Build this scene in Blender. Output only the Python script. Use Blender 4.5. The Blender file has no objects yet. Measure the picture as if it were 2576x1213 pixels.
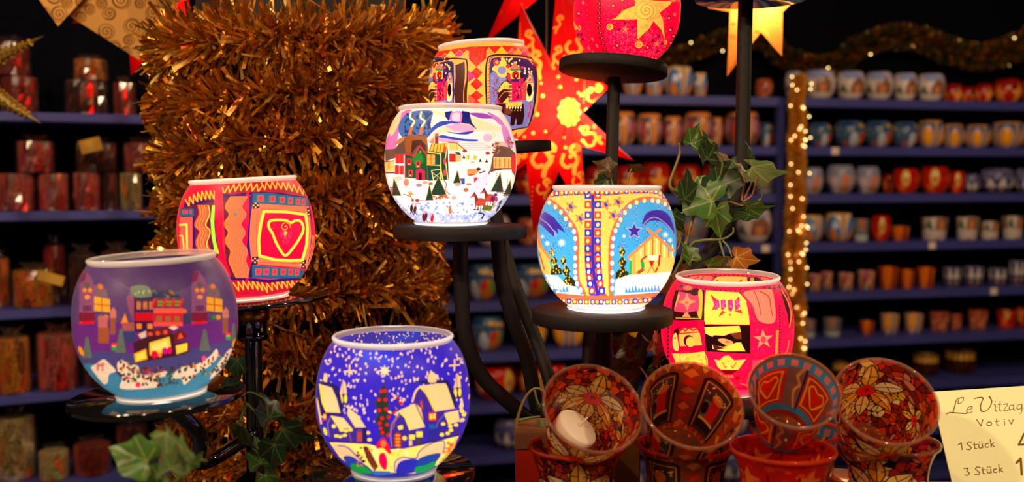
import bpy, bmesh, math, random
import numpy as np
from mathutils import Vector, Matrix, Quaternion

# ------------------------------------------------------------------ camera, world, lamps, exposure
FW, FH, F = 2576.0, 1213.0, 2474.0
HORIZON = 440.0
PITCH = math.atan((FH / 2 - HORIZON) / F)
CAM = Vector((0.0, 0.0, 1.45))
RGT = Vector((1, 0, 0)); FWD = Vector((0, math.cos(PITCH), -math.sin(PITCH))); UPV = Vector((0, math.sin(PITCH), math.cos(PITCH)))
scene = bpy.context.scene
COL = scene.collection
cam_data = bpy.data.cameras.new('camera')
cam_data.sensor_width = 36.0
cam_data.lens = 36.0 * F / FW
cam_data.clip_start = 0.02
cam_data.dof.use_dof = True
cam_data.dof.focus_distance = 0.90
cam_data.dof.aperture_fstop = 5.2
cam = bpy.data.objects.new('camera', cam_data); COL.objects.link(cam)
cam.location = CAM
cam.rotation_euler = (math.pi / 2 - PITCH, 0, 0)
scene.camera = cam

world = bpy.data.worlds.new('world'); scene.world = world
world.use_nodes = True
world.node_tree.nodes['Background'].inputs[0].default_value = (0.55, 0.38, 0.30, 1)
world.node_tree.nodes['Background'].inputs[1].default_value = 0.012

def lamp(name, loc, power, color=(1.0, 0.72, 0.42), radius=0.03):
    d = bpy.data.lights.new(name, 'POINT'); d.energy = power; d.color = color; d.shadow_soft_size = radius
    o = bpy.data.objects.new(name, d); COL.objects.link(o); o.location = loc
    return o
# the bulbs of the market stall, hung in a row under its roof before and above the counter
for lx, ly, lz, lp in ((-1.15, -0.35, 2.35, 25), (-0.35, -0.55, 2.42, 15), (0.50, -0.45, 2.38, 15), (1.25, -0.15, 2.35, 15),
                       (-0.75, 0.55, 2.38, 11), (1.55, 1.7, 2.35, 14), (0.55, 1.75, 2.38, 9)):
    lamp('stall_bulb_light', (lx, ly, lz), lp * 2.3)
scene.view_settings.view_transform = 'Standard'
scene.view_settings.look = 'None'
scene.view_settings.gamma = 1.0
scene.view_settings.use_curve_mapping = False
scene.view_settings.exposure = 0.0

# ------------------------------------------------------------------ helpers
rnd = random.Random(7)
nrg = np.random.default_rng(11)
def P(px, py, z):                       # pixel and distance along the view axis -> world point
    a = (px - FW / 2) / F; b = (FH / 2 - py) / F
    return CAM + (FWD + RGT * a + UPV * b) * z
def project(pts):                       # N x 3 world points -> N x 2 pixels
    d = pts - np.array(CAM)
    zc = d @ np.array(FWD)
    return np.stack([FW / 2 + F * (d @ np.array(RGT)) / zc, FH / 2 - F * (d @ np.array(UPV)) / zc], -1)
def s2l(c):
    c = c / 255.0
    return c / 12.92 if c <= 0.04045 else ((c + 0.055) / 1.055) ** 2.4
def rgb(r, g, b): return (s2l(r), s2l(g), s2l(b), 1.0)

def tag(o, label=None, cat=None, group=None, kind=None):
    if label: o['label'] = label
    if cat: o['category'] = cat
    if group: o['group'] = group
    if kind: o['kind'] = kind
    return o
def empty(name, loc, label=None, cat=None, group=None, kind=None):
    o = bpy.data.objects.new(name, None); COL.objects.link(o); o.location = loc; o.empty_display_size = 0.02
    return tag(o, label, cat, group, kind)
def link(name, me, parent=None, mat=None):
    o = bpy.data.objects.new(name, me); COL.objects.link(o)
    if mat and not me.materials: me.materials.append(mat)
    if parent is not None: o.parent = parent
    return o
def mesh(name, verts, faces, smooth=False, uvs=None):
    me = bpy.data.meshes.new(name)
    me.from_pydata([tuple(v) for v in verts], [], faces)
    if smooth: me.polygons.foreach_set('use_smooth', [True] * len(me.polygons))
    if uvs is not None:
        ul = me.uv_layers.new(name='UVMap')
        li = np.empty(len(me.loops), np.int32); me.loops.foreach_get('vertex_index', li)
        ul.data.foreach_set('uv', np.asarray(uvs, np.float32)[li].ravel())
    me.update()
    return me
def lathe(name, prof, seg=48, urep=1.0, u0=0.0, vfun=None, closed_bottom=False):
    """turn profile [(r, z)] about the z axis; angle 0 looks along -y; uv wraps urep times"""
    n = len(prof); V = []; UV = []; Fc = []
    L = [0.0]
    for i in range(1, n): L.append(L[-1] + math.hypot(prof[i][0] - prof[i-1][0], prof[i][1] - prof[i-1][1]))
    for i, (r, z) in enumerate(prof):
        v = vfun(z) if vfun else L[i] / max(L[-1], 1e-9)
        for k in range(seg + 1):
            t = 2 * math.pi * k / seg - math.pi / 2
            V.append((r * math.sin(t), -r * math.cos(t), z)); UV.append((u0 + urep * k / seg, v))
    m = seg + 1
    for i in range(n - 1):
        for k in range(seg):
            a = i * m + k
            Fc.append((a, a + 1, a + 1 + m, a + m))
    return mesh(name, V, Fc, True, UV)
def box(name, x0, x1, y0, y1, z0, z1, bevel=0.0):
    bm = bmesh.new()
    bmesh.ops.create_cube(bm, size=1)
    for v in bm.verts:
        v.co = Vector(((x0 + x1) / 2 + v.co.x * (x1 - x0), (y0 + y1) / 2 + v.co.y * (y1 - y0), (z0 + z1) / 2 + v.co.z * (z1 - z0)))
    if bevel: bmesh.ops.bevel(bm, geom=bm.edges[:], offset=bevel, segments=2, affect='EDGES')
    me = bpy.data.meshes.new(name); bm.to_mesh(me); bm.free()
    return me
def catmull(pts, closed=False, k=6):
    pts = [tuple(p) for p in pts]; n = len(pts); out = []
    rng = range(n) if closed else range(n - 1)
    for i in rng:
        g = (lambda j: pts[j % n]) if closed else (lambda j: pts[min(max(j, 0), n - 1)])
        p0, p1, p2, p3 = g(i - 1), g(i), g(i + 1), g(i + 2)
        for s in range(k):
            t = s / k
            out.append(tuple(0.5 * (2 * b + (c - a) * t + (2 * a - 5 * b + 4 * c - d) * t * t + (3 * b - a - 3 * c + d) * t ** 3)
                             for a, b, c, d in zip(p0, p1, p2, p3)))
    if not closed: out.append(pts[-1])
    return out
def tube(name, pts, r, seg=10, smooth=True, k=6, r_end=None):
    pts = [Vector(p) for p in (catmull(pts, False, k) if k > 1 else pts)]
    V = []; Fc = []; n = len(pts)
    t0 = (pts[1] - pts[0]).normalized()
    nrm = t0.orthogonal().normalized()
    for i, p in enumerate(pts):
        t = (pts[min(i + 1, n - 1)] - pts[max(i - 1, 0)]).normalized()
        nrm = (nrm - t * nrm.dot(t)).normalized(); b = t.cross(nrm)
        rr = r if r_end is None else r + (r_end - r) * i / (n - 1)
        for j in range(seg):
            a = 2 * math.pi * j / seg
            V.append(p + (nrm * math.cos(a) + b * math.sin(a)) * rr)
    for i in range(n - 1):
        for j in range(seg):
            Fc.append((i * seg + j, i * seg + (j + 1) % seg, (i + 1) * seg + (j + 1) % seg, (i + 1) * seg + j))
    Fc.append(tuple(range(seg - 1, -1, -1))); Fc.append(tuple((n - 1) * seg + j for j in range(seg)))
    return mesh(name, V, Fc, smooth)

# ------------------------------------------------------------------ materials
def newmat(name):
    m = bpy.data.materials.new(name); m.use_nodes = True
    nt = m.node_tree; nt.nodes.clear()
    out = nt.nodes.new('ShaderNodeOutputMaterial')
    return m, nt, out
def plain(name, col, rough=0.5, metal=0.0, noise=0.0, nscale=40.0, bump=0.0, spec=0.5, coat=0.0):
    m, nt, out = newmat(name)
    b = nt.nodes.new('ShaderNodeBsdfPrincipled')
    b.inputs['Base Color'].default_value = col; b.inputs['Roughness'].default_value = rough; b.inputs['Metallic'].default_value = metal
    b.inputs['Specular IOR Level'].default_value = spec
    b.inputs['Coat Weight'].default_value = coat
    if noise or bump:
        tc = nt.nodes.new('ShaderNodeTexCoord'); n = nt.nodes.new('ShaderNodeTexNoise')
        n.inputs['Scale'].default_value = nscale; n.inputs['Detail'].default_value = 4
        nt.links.new(tc.outputs['Object'], n.inputs['Vector'])
        if noise:
            mx = nt.nodes.new('ShaderNodeMix'); mx.data_type = 'RGBA'
            mx.inputs[6].default_value = tuple(c * (1 - noise) for c in col[:3]) + (1,)
            mx.inputs[7].default_value = tuple(min(1, c * (1 + noise)) for c in col[:3]) + (1,)
            nt.links.new(n.outputs[0], mx.inputs[0]); nt.links.new(mx.outputs[2], b.inputs['Base Color'])
        if bump:
            bp = nt.nodes.new('ShaderNodeBump'); bp.inputs['Strength'].default_value = bump; bp.inputs['Distance'].default_value = 0.002
            nt.links.new(n.outputs[0], bp.inputs['Height']); nt.links.new(bp.outputs[0], b.inputs['Normal'])
    nt.links.new(b.outputs[0], out.inputs[0])
    return m
def skin(nt, ior):
    """share of light mirrored by a thin glass skin, the same on both of its faces"""
    g = nt.nodes.new('ShaderNodeNewGeometry'); mm = nt.nodes.new('ShaderNodeMath'); mm.operation = 'MULTIPLY_ADD'
    mm.inputs[1].default_value = 1 / ior - ior; mm.inputs[2].default_value = ior
    nt.links.new(g.outputs['Backfacing'], mm.inputs[0])
    fr = nt.nodes.new('ShaderNodeFresnel'); nt.links.new(mm.outputs[0], fr.inputs[0])
    return fr
def clear_glass(name, tint=(1, 1, 1, 1), body=0.35, rough=0.05, bodycol=None):
    """thin clear glass: mostly see-through, a share that scatters, glossy skin"""
    m, nt, out = newmat(name)
    tr = nt.nodes.new('ShaderNodeBsdfTransparent'); tr.inputs[0].default_value = tint
    tl = nt.nodes.new('ShaderNodeBsdfTranslucent'); tl.inputs[0].default_value = bodycol or tint
    df = nt.nodes.new('ShaderNodeBsdfDiffuse'); df.inputs[0].default_value = bodycol or tint
    m0 = nt.nodes.new('ShaderNodeMixShader'); m0.inputs[0].default_value = 0.25
    nt.links.new(tl.outputs[0], m0.inputs[1]); nt.links.new(df.outputs[0], m0.inputs[2])
    m1 = nt.nodes.new('ShaderNodeMixShader'); m1.inputs[0].default_value = body
    nt.links.new(tr.outputs[0], m1.inputs[1]); nt.links.new(m0.outputs[0], m1.inputs[2])
    gl = nt.nodes.new('ShaderNodeBsdfGlossy'); gl.inputs['Roughness'].default_value = rough
    fr = skin(nt, 1.5)
    m2 = nt.nodes.new('ShaderNodeMixShader')
    nt.links.new(fr.outputs[0], m2.inputs[0]); nt.links.new(m1.outputs[0], m2.inputs[1]); nt.links.new(gl.outputs[0], m2.inputs[2])
    nt.links.new(m2.outputs[0], out.inputs[0])
    return m
def image(name, arr):                   # arr: h x w x 3, row 0 on top, sRGB 0..1, drawn by the code below
    h, w = arr.shape[:2]
    im = bpy.data.images.new(name, w, h, alpha=False)
    px = np.ones((h, w, 4), np.float32); px[..., :3] = arr[::-1]
    im.pixels.foreach_set(px.ravel()); im.update(); im.pack()
    return im
def printed(name, arr, translucent=0.6, transparent=0.0, gloss_rough=0.12, extension='REPEAT', fres=1.45, glow_bump=0.0):
    """painted glass or paper: colours from the drawn print, light passes through and is also reflected"""
    m, nt, out = newmat(name)
    tx = nt.nodes.new('ShaderNodeTexImage'); tx.image = image(name, arr); tx.extension = extension
    df = nt.nodes.new('ShaderNodeBsdfDiffuse'); nt.links.new(tx.outputs[0], df.inputs[0])
    last = df
    if translucent:
        tl = nt.nodes.new('ShaderNodeBsdfTranslucent'); nt.links.new(tx.outputs[0], tl.inputs[0])
        mx = nt.nodes.new('ShaderNodeMixShader'); mx.inputs[0].default_value = translucent
        nt.links.new(df.outputs[0], mx.inputs[1]); nt.links.new(tl.outputs[0], mx.inputs[2]); last = mx
    if transparent:
        tr = nt.nodes.new('ShaderNodeBsdfTransparent'); nt.links.new(tx.outputs[0], tr.inputs[0])
        mx = nt.nodes.new('ShaderNodeMixShader'); mx.inputs[0].default_value = transparent
        nt.links.new(last.outputs[0], mx.inputs[1]); nt.links.new(tr.outputs[0], mx.inputs[2]); last = mx
    gl = nt.nodes.new('ShaderNodeBsdfGlossy'); gl.inputs['Roughness'].default_value = gloss_rough
    fr = skin(nt, fres)
    m2 = nt.nodes.new('ShaderNodeMixShader')
    nt.links.new(fr.outputs[0], m2.inputs[0]); nt.links.new(last.outputs[0], m2.inputs[1]); nt.links.new(gl.outputs[0], m2.inputs[2])
    nt.links.new(m2.outputs[0], out.inputs[0])
    return m

# ------------------------------------------------------------------ drawing board for the prints
class Board:
    def __init__(s, crop, w, h, bg):
        s.x0, s.y0, s.x1, s.y1 = crop; s.w, s.h = w, h
        s.a = np.empty((h, w, 3), np.float32); s.a[:] = np.array(bg, np.float32) / 255
        s.r = random.Random(3)
    def poly(s, pts, col, smooth=False, k=5):
        if smooth: pts = catmull(pts, True, k)
        p = np.asarray(pts, np.float64); q = np.roll(p, -1, 0)
        ya = max(0, int(math.ceil(p[:, 1].min()))); yb = min(s.h - 1, int(math.floor(p[:, 1].max())))
        if yb < ya: return
        c = np.array(col, np.float32) / 255
        ys = np.arange(ya, yb + 1)[:, None] + 0.01
        y1, y2, x1, x2 = p[:, 1][None], q[:, 1][None], p[:, 0][None], q[:, 0][None]
        hit = (y1 <= ys) != (y2 <= ys)
        with np.errstate(divide='ignore', invalid='ignore'):
            xs = np.where(hit, x1 + (ys - y1) * (x2 - x1) / (y2 - y1), np.inf)
        xs.sort(1)
        for i in range(len(ys)):
            row = xs[i]; j = 0
            while j + 1 < len(row) and row[j + 1] < 1e9:
                a = max(0, int(row[j] + .5)); b = min(s.w, int(row[j + 1] + .5))
                if b > a: s.a[ya + i, a:b] = c
                j += 2
    def rect(s, x0, y0, x1, y1, col): s.poly([(x0, y0), (x1, y0), (x1, y1), (x0, y1)], col)
    def ell(s, x, y, rx, ry, col, rot=0.0, n=18):
        cr, sr = math.cos(rot), math.sin(rot)
        s.poly([(x + rx * math.cos(t) * cr - ry * math.sin(t) * sr, y + rx * math.cos(t) * sr + ry * math.sin(t) * cr)
                for t in (2 * math.pi * i / n for i in range(n))], col)
    def circ(s, x, y, r, col): s.ell(x, y, r, r, col, n=14)
    def line(s, pts, w, col, smooth=False, closed=False, k=5):
        if smooth: pts = catmull(pts, closed, k)
        elif closed: pts = list(pts) + [pts[0]]
        if smooth and closed: pts = pts + [pts[0]]
        for (xa, ya), (xb, yb) in zip(pts, pts[1:]):
            d = math.hypot(xb - xa, yb - ya)
            if d < 1e-6: continue
            nx, ny = -(yb - ya) / d * w / 2, (xb - xa) / d * w / 2
            s.poly([(xa + nx, ya + ny), (xb + nx, yb + ny), (xb - nx, yb - ny), (xa - nx, ya - ny)], col)
        if w > 3:
            for x, y in pts: s.ell(x, y, w / 2, w / 2, col, n=9)
    def star(s, x, y, r, col, n=5, inner=0.42, rot=-math.pi / 2, sx=1.0):
        s.poly([(x + sx * (r if i % 2 == 0 else r * inner) * math.cos(rot + math.pi * i / n),
                 y + (r if i % 2 == 0 else r * inner) * math.sin(rot + math.pi * i / n)) for i in range(2 * n)], col)
    def swirl(s, x, y, r, col, w, turns=2.0, rot=0.0, sx=1.0):
        n = int(10 * turns) + 4
        s.line([(x + sx * r * (i / n) * math.cos(rot + 2 * math.pi * turns * i / n), y + r * (i / n) * math.sin(rot + 2 * math.pi * turns * i / n))
                for i in range(n + 1)], w, col)
    def zig(s, p0, p1, n, amp, w, col):
        pts = []
        for i in range(2 * n + 1):
            t = i / (2 * n)
            pts.append((p0[0] + (p1[0] - p0[0]) * t, p0[1] + (p1[1] - p0[1]) * t + (amp if i % 2 else -amp)))
        s.line(pts, w, col)
    def speckle(s, x0, y0, x1, y1, n, cols, r0, r1):
        for _ in range(n):
            s.ell(s.r.uniform(x0, x1), s.r.uniform(y0, y1), s.r.uniform(r0, r1), s.r.uniform(r0, r1), s.r.choice(cols), s.r.uniform(0, 3), 8)
    def grain(s, amt):
        k = np.random.default_rng(5).normal(0, amt, (s.h // 6 + 1, s.w // 6 + 1, 1)).astype(np.float32)
        s.a *= 1 + np.kron(k, np.ones((6, 6, 1), np.float32))[:s.h, :s.w]
        np.clip(s.a, 0, 1, out=s.a)
    def soft(s):
        a = np.pad(s.a, ((1, 1), (1, 1), (0, 0)), 'edge')
        s.a = sum(a[i:i + s.h, j:j + s.w] for i in range(3) for j in range(3)) / 9
        return s
    def take(s, px):                    # pixels (.., 2) of the photograph -> colours of the board
        sx = s.w / (s.x1 - s.x0); sy = s.h / (s.y1 - s.y0)
        i = np.clip(((px[..., 0] - s.x0) * sx).astype(int), 0, s.w - 1); j = np.clip(((px[..., 1] - s.y0) * sy).astype(int), 0, s.h - 1)
        return s.a[j, i]
# ------------------------------------------------------------------ the prints of the eight lit globes
def print_purple_city():
    b = Board((160, 620, 640, 1040), 1386, 1213, (92, 62, 122))
    for i in range(14): b.ell(690, 120 + i * 8, 430 - i * 12, 170 - i * 4, (88 - i, 56 - i, 120 - i))
    b.poly([(60, 560), (1330, 520), (1330, 720), (900, 760), (60, 800)], (104, 40, 132))
    b.poly([(60, 800), (260, 760), (500, 780), (900, 750), (1330, 660), (1330, 900), (60, 900)], (74, 68, 130))
    b.poly([(0, 860), (200, 850), (400, 930), (700, 930), (900, 900), (1150, 800), (1386, 780), (1386, 1213), (0, 1213)], (60, 128, 168))
    # snow banks
    sn = (236, 212, 190)
    b.poly([(200, 880), (240, 850), (290, 820), (330, 850), (380, 905), (330, 930), (320, 985), (290, 1000), (230, 930)], sn, True)
    b.poly([(390, 850), (420, 825), (470, 850), (540, 870), (560, 930), (650, 930), (740, 905), (745, 940), (680, 960), (690, 1010), (640, 1030), (420, 1035), (425, 960), (395, 910)], sn, True)
    b.poly([(780, 960), (850, 880), (960, 860), (1060, 800), (1110, 745), (1120, 800), (1060, 870), (960, 930), (880, 1005), (850, 960)], sn, True)
    b.poly([(1060, 965), (1110, 870), (1200, 750), (1230, 760), (1190, 850), (1110, 930)], sn, True)
    # buildings, middle
    b.poly([(455, 375), (480, 330), (515, 370), (515, 560), (475, 470)], (150, 78, 118))
    b.rect(515, 365, 650, 620, (58, 36, 92))
    b.poly([(485, 300), (545, 282), (610, 290), (640, 330), (640, 362), (515, 368)], (112, 132, 110), True)
    b.speckle(520, 310, 630, 350, 6, [(190, 190, 130)], 6, 10)
    b.poly([(640, 345), (690, 320), (800, 320), (850, 370), (640, 375)], (44, 44, 84))
    b.speckle(640, 320, 840, 370, 9, [(40, 90, 120), (150, 100, 60), (70, 90, 60)], 8, 16)
    for x in (532, 578, 622): b.rect(x, 400, x + 28, 458, (226, 132, 60)); b.line([(x + 14, 400), (x + 14, 458)], 4, (120, 40, 50))
    b.rect(655, 385, 870, 440, (150, 26, 40))
    for x in (680, 745, 805): b.rect(x, 395, x + 45, 435, (150, 140, 60)); b.line([(x, 415), (x + 45, 415)], 5, (80, 20, 30))
    for x in (655, 735, 795, 855): b.poly([(x, 380), (x + 20, 380), (x - 5, 442), (x - 20, 442)], (220, 40, 50))
    b.rect(655, 450, 870, 485, (250, 96, 84)); b.rect(655, 485, 865, 575, (214, 30, 48))
    for x in (675, 740, 805): b.rect(x, 508, x + 38, 545, (150, 110, 50))
    b.rect(655, 550, 865, 580, (244, 84, 80))
    b.rect(520, 482, 650, 542, (206, 10, 30)); b.rect(520, 545, 650, 620, (52, 24, 66))
    for x in (530, 608): b.rect(x, 560, x + 38, 600, (240, 136, 56))
    b.line([(515, 365), (515, 640)], 7, (36, 18, 50))
    b.rect(870, 490, 925, 560, (60, 60, 100)); b.circ(880, 470, 16, (240, 110, 50))
    b.poly([(415, 560), (445, 485), (470, 560)], (250, 150, 40)); b.rect(425, 555, 515, 615, (170, 84, 84)); b.rect(430, 615, 520, 700, (60, 60, 122))
    # church on the right and the hidden one on the left
    for ox, sc in ((0, 1.0), (-818, 1.0)):
        X = lambda x: x + ox
        b.poly([(X(930), 270), (X(945), 175), (X(985), 180), (X(1025), 235), (X(1045), 300), (X(1045), 560), (X(930), 560)], (140, 80, 132))
        b.poly([(X(945), 175), (X(930), 270), (X(970), 250), (X(985), 185)], (128, 34, 84))
        b.poly([(X(1045), 280), (X(1085), 265), (X(1130), 320), (X(1145), 380), (X(1045), 370)], (128, 96, 110))
        b.circ(X(1085), 292, 18, (250, 120, 50))
        b.ell(X(988), 285, 20, 24, (96, 90, 70)); b.circ(X(970), 318, 16, (250, 150, 50)); b.circ(X(1010), 318, 16, (250, 150, 50)); b.ell(X(990), 368, 22, 16, (255, 160, 60))
        b.rect(X(958), 430, X(1020), 470, (112, 50, 90)); b.line([(X(990), 430), (X(990), 470)], 4, (70, 30, 70))
        b.rect(X(930), 482, X(1045), 545, (128, 26, 60)); b.poly([(X(920), 570), (X(960), 545), (X(1030), 540), (X(1040), 560)], (240, 10, 20))
        b.poly([(X(1040), 362), (X(1155), 385), (X(1155), 480), (X(1040), 468)], (255, 176, 48))
        b.line([(X(1095), 375), (X(1095), 475)], 7, (170, 70, 40)); b.line([(X(1040), 418), (X(1155), 432)], 7, (190, 80, 40))
        b.rect(X(1045), 478, X(1155), 545, (96, 64, 122)); b.circ(X(1090), 512, 15, (40, 140, 70)); b.circ(X(1125), 515, 18, (240, 150, 60))
        b.poly([(X(1155), 470), (X(1180), 440), (X(1200), 470), (X(1200), 520), (X(1155), 520)], (206, 122, 110)); b.rect(X(1155), 520, X(1195), 640, (150, 84, 60))
    b.rect(250, 505, 320, 590, (196, 104, 104)); b.rect(250, 590, 330, 705, (158, 82, 50))
    # lit shop in front
    b.poly([(610, 620), (690, 590), (770, 590), (790, 640), (620, 690)], (110, 30, 36))
    for x in (630, 685, 740): b.circ(x, 640 - (x - 630) * .15, 17, (244, 80, 40))
    b.poly([(540, 640), (600, 610), (600, 660), (560, 670)], (226, 196, 180)); b.poly([(760, 590), (800, 575), (835, 590), (800, 610)], (236, 210, 190))
    b.poly([(505, 700), (620, 650), (800, 640), (800, 800), (620, 830), (520, 850)], (70, 26, 44))
    b.poly([(620, 700), (770, 655), (785, 760), (625, 795)], (255, 206, 70)); b.poly([(640, 715), (755, 680), (760, 740), (640, 760)], (255, 236, 130))
    b.poly([(510, 780), (600, 742), (610, 820), (520, 845)], (255, 170, 30)); b.poly([(525, 788), (592, 758), (598, 812), (530, 832)], (255, 232, 90))
    b.poly([(800, 640), (850, 595), (905, 660), (800, 700)], (110, 30, 40)); b.poly([(825, 675), (848, 625), (872, 665)], (250, 90, 40))
    b.poly([(800, 705), (910, 690), (910, 770), (805, 800)], (80, 20, 40)); b.poly([(815, 720), (900, 700), (900, 758), (820, 785)], (255, 220, 70))
    b.line([(620, 690), (790, 640)], 6, (60, 20, 30)); b.line([(620, 690), (620, 830)], 6, (60, 20, 30)); b.line([(790, 640), (800, 800)], 6, (60, 20, 30))
    b.ell(660, 785, 25, 28, (240, 10, 60)); b.ell(735, 760, 20, 25, (210, 20, 140)); b.ell(770, 755, 18, 26, (236, 10, 110)); b.circ(700, 790, 16, (230, 120, 60))
    # firs
    for x, y, w, h in ((415, 600, 40, 175), (170, 660, 36, 150), (1025, 600, 42, 160), (1235, 560, 22, 130)):
        b.poly([(x - 8, y), (x + 10, y), (x + w, y + h), (x - w, y + h)], (96, 108, 100))
    for x, y in ((365, 730), (1195, 655)): b.circ(x, y + 8, 20, (30, 160, 80)); b.ell(x, y - 18, 20, 10, (255, 50, 80)); b.ell(x, y - 5, 16, 6, (250, 180, 50))
    b.ell(125, 760, 16, 38, (255, 150, 30), -0.4); b.ell(1240, 700, 14, 34, (255, 160, 40), 0.4)
    # the little crowd
    cols = [(60, 40, 46), (40, 90, 60), (190, 30, 60), (206, 130, 60), (80, 30, 40), (200, 150, 60), (60, 50, 90), (128, 46, 40), (110, 100, 70), (70, 60, 60), (90, 40, 50), (60, 80, 60)]
    for _ in range(120):
        x = b.r.uniform(400, 960); y = 850 + 60 * math.sin((x - 400) / 170) + b.r.uniform(-30, 110)
        b.ell(x, y, b.r.uniform(6, 14), b.r.uniform(7, 15), b.r.choice(cols), n=8)
    for _ in range(40):
        b.ell(b.r.uniform(980, 1200), b.r.uniform(780, 930), 8, 11, b.r.choice(cols), n=8)
    for _ in range(12): b.ell(b.r.uniform(230, 300), b.r.uniform(850, 900), 10, 10, (214, 110, 110), n=8)
    b.ell(540, 1005, 18, 20, (255, 40, 110)); b.ell(1020, 815, 16, 20, (255, 70, 130))
    b.grain(0.05)
    return b.soft()

def print_heart():
    b = Board((430, 430, 830, 760), 1470, 1213, (244, 10, 62))
    navy = (46, 18, 108); yel = (255, 226, 80); org = (255, 118, 84); mar = (96, 22, 62)
    crim = (246, 6, 66)
    # upper and lower zigzag bands
    b.poly([(480, 150), (840, 95), (1240, 150), (1300, 190), (1300, 270), (1220, 225), (840, 180), (720, 200), (480, 235)], (150, 30, 60))
    b.poly([(120, 250), (410, 190), (400, 290), (120, 330)], (150, 40, 60))
    def zigs(p0, p1, n, amp, lean):
        for k, (w, c) in enumerate(((17, (200, 60, 40)), (11, (255, 190, 60)))):
            pts = []
            for i in range(2 * n + 1):
                t = i / (2 * n); w_ = 1 if i % 2 else -1
                pts.append((p0[0] + (p1[0] - p0[0]) * t + lean * w_, p0[1] + (p1[1] - p0[1]) * t + amp * w_ - 30 * math.sin(math.pi * t) + 30 * t * 0))
            b.line(pts, w, c)
    b.poly([(360, 245), (400, 262), (390, 300), (120, 345), (120, 300)], navy)
    zigs((470, 190), (840, 165), 7, 34, -8); zigs((840, 140), (1240, 195), 8, 34, 5); zigs((140, 300), (410, 225), 7, 38, 8)
    b.poly([(480, 205), (560, 222), (700, 200), (840, 190), (1000, 200), (1240, 235), (1290, 280), (1290, 320), (1220, 260), (840, 215), (720, 225), (480, 245)], navy, False)
    b.poly([(560, 1000), (860, 1020), (1240, 985), (1230, 1110), (900, 1150), (560, 1160)], (176, 14, 54))
    zigs((590, 1075), (900, 1090), 7, 40, 14); zigs((900, 1075), (1225, 1075), 7, 38, 14)
    b.poly([(540, 975), (720, 985), (900, 1010), (1240, 970), (1250, 1000), (900, 1035), (700, 1015), (540, 1010)], navy)
    # left wavy panel
    b.poly([(480, 245), (720, 225), (715, 985), (560, 985), (505, 820)], mar)
    b.line([(468, 300), (470, 520), (480, 660), (505, 800)], 14, (130, 60, 40))
    for i in range(26): b.line([(460, 330 + i * 17), (485, 332 + i * 17)], 5, (190, 110, 60))
    b.poly([(690, 230), (720, 226), (716, 985), (690, 985), (690, 900), (655, 830), (690, 760), (630, 680), (665, 600), (630, 490), (690, 420), (650, 330)], (255, 6, 74), True)
    def wave(x0, dx, col, w):
        pts = [(x0 + 60, 240), (x0 + 10, 330), (x0 + 48, 405), (x0, 490), (x0 + 40, 570), (x0 + 8, 650), (x0 + 60, 740), (x0 + 45, 830), (x0 + 75, 910), (x0 + 110, 985)]
        b.line(catmull([(x + dx, y) for x, y in pts], False, 6), w, col)
    for i in range(12): wave(500, i * 13, (214, 98, 66) if i % 2 == 0 else (232, 120, 70), 15)
    for i in range(5): wave(500, 25 + i * 28, (120, 120, 110), 5)
    wave(494, 0, (255, 132, 40), 12)
    b.ell(596, 403, 18, 10, (30, 140, 130))
    # far-left panel
    b.poly([(100, 340), (400, 280), (440, 770), (430, 820), (80, 820)], mar)
    for i in range(9):
        pts = [(250 + i * 12, 320), (262 + i * 12, 400), (220 + i * 13, 500), (265 + i * 12, 560), (232 + i * 13, 660), (270 + i * 13, 760), (300 + i * 12, 830)]
        b.line(catmull(pts, False, 5), 12, (255, 140, 60) if i % 2 else (220, 80, 70))
    b.line(catmull([(345, 320), (358, 400), (320, 500), (362, 560), (330, 690), (385, 770)], False, 5), 9, (255, 214, 80))
    b.line(catmull([(333, 320), (346, 400), (308, 500), (350, 560), (318, 690), (373, 770)], False, 5), 5, (40, 20, 60))
    b.poly([(205, 340), (225, 335), (215, 480), (225, 640), (215, 800), (190, 800)], navy)
    b.poly([(380, 318), (406, 318), (400, 480), (412, 640), (445, 765), (408, 768), (375, 600), (366, 450)], (150, 250, 70))
    b.rect(80, 350, 215, 420, (30, 92, 140))
    for x in (105, 135, 172): b.rect(x, 362, x + 22, 400, (232, 50, 90))
    b.poly([(80, 430), (200, 425), (200, 800), (80, 800)], (236, 90, 84))
    b.line([(80, 500), (145, 495), (150, 790)], 18, yel); b.line([(80, 600), (105, 600), (118, 700), (112, 790)], 14, yel)
    b.poly([(405, 130), (475, 150), (480, 700), (540, 980), (470, 830), (420, 600), (405, 350)], crim)
    # heart panel
    b.poly([(720, 240), (760, 215), (755, 990), (715, 985), (740, 850), (700, 700), (720, 450)], navy)
    b.poly([(755, 205), (900, 200), (1255, 250), (1290, 330), (755, 300)], (34, 96, 150)); b.poly([(750, 870), (1240, 920), (1215, 990), (900, 1000), (750, 985)], (34, 90, 140))
    for i, x in enumerate((830, 940, 1030, 1105, 1175, 1225)):
        y = 252 + i * 8; w = 27 - i * 2.5
        b.rect(x - w - 14, y - 36, x + w + 8, y + 36, (44, 120, 130)); b.rect(x - w, y - 27, x + w, y + 27, (240, 70, 90)); b.rect(x - 8, y - 9, x + 8, y + 9, (190, 20, 60))
    for i, x in enumerate((810, 882, 960, 1040, 1108, 1165)):
        y = 932 + (5, 4, 8, 10, 14, 18)[i] * .4; w = 26 - i * 1.5
        b.rect(x - w - 10, y - 38, x + w + 8, y + 36, (44, 110, 120)); b.poly([(x - w, y - 28), (x + w + 3, y - 28), (x + w - 4, y + 28), (x - w - 3, y + 28)], (240, 60, 90)); b.rect(x - 7, y - 9, x + 7, y + 9, (190, 20, 60))
    b.poly([(755, 300), (1275, 330), (1300, 600), (1255, 900), (745, 860), (725, 640), (735, 450)], org)
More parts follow.
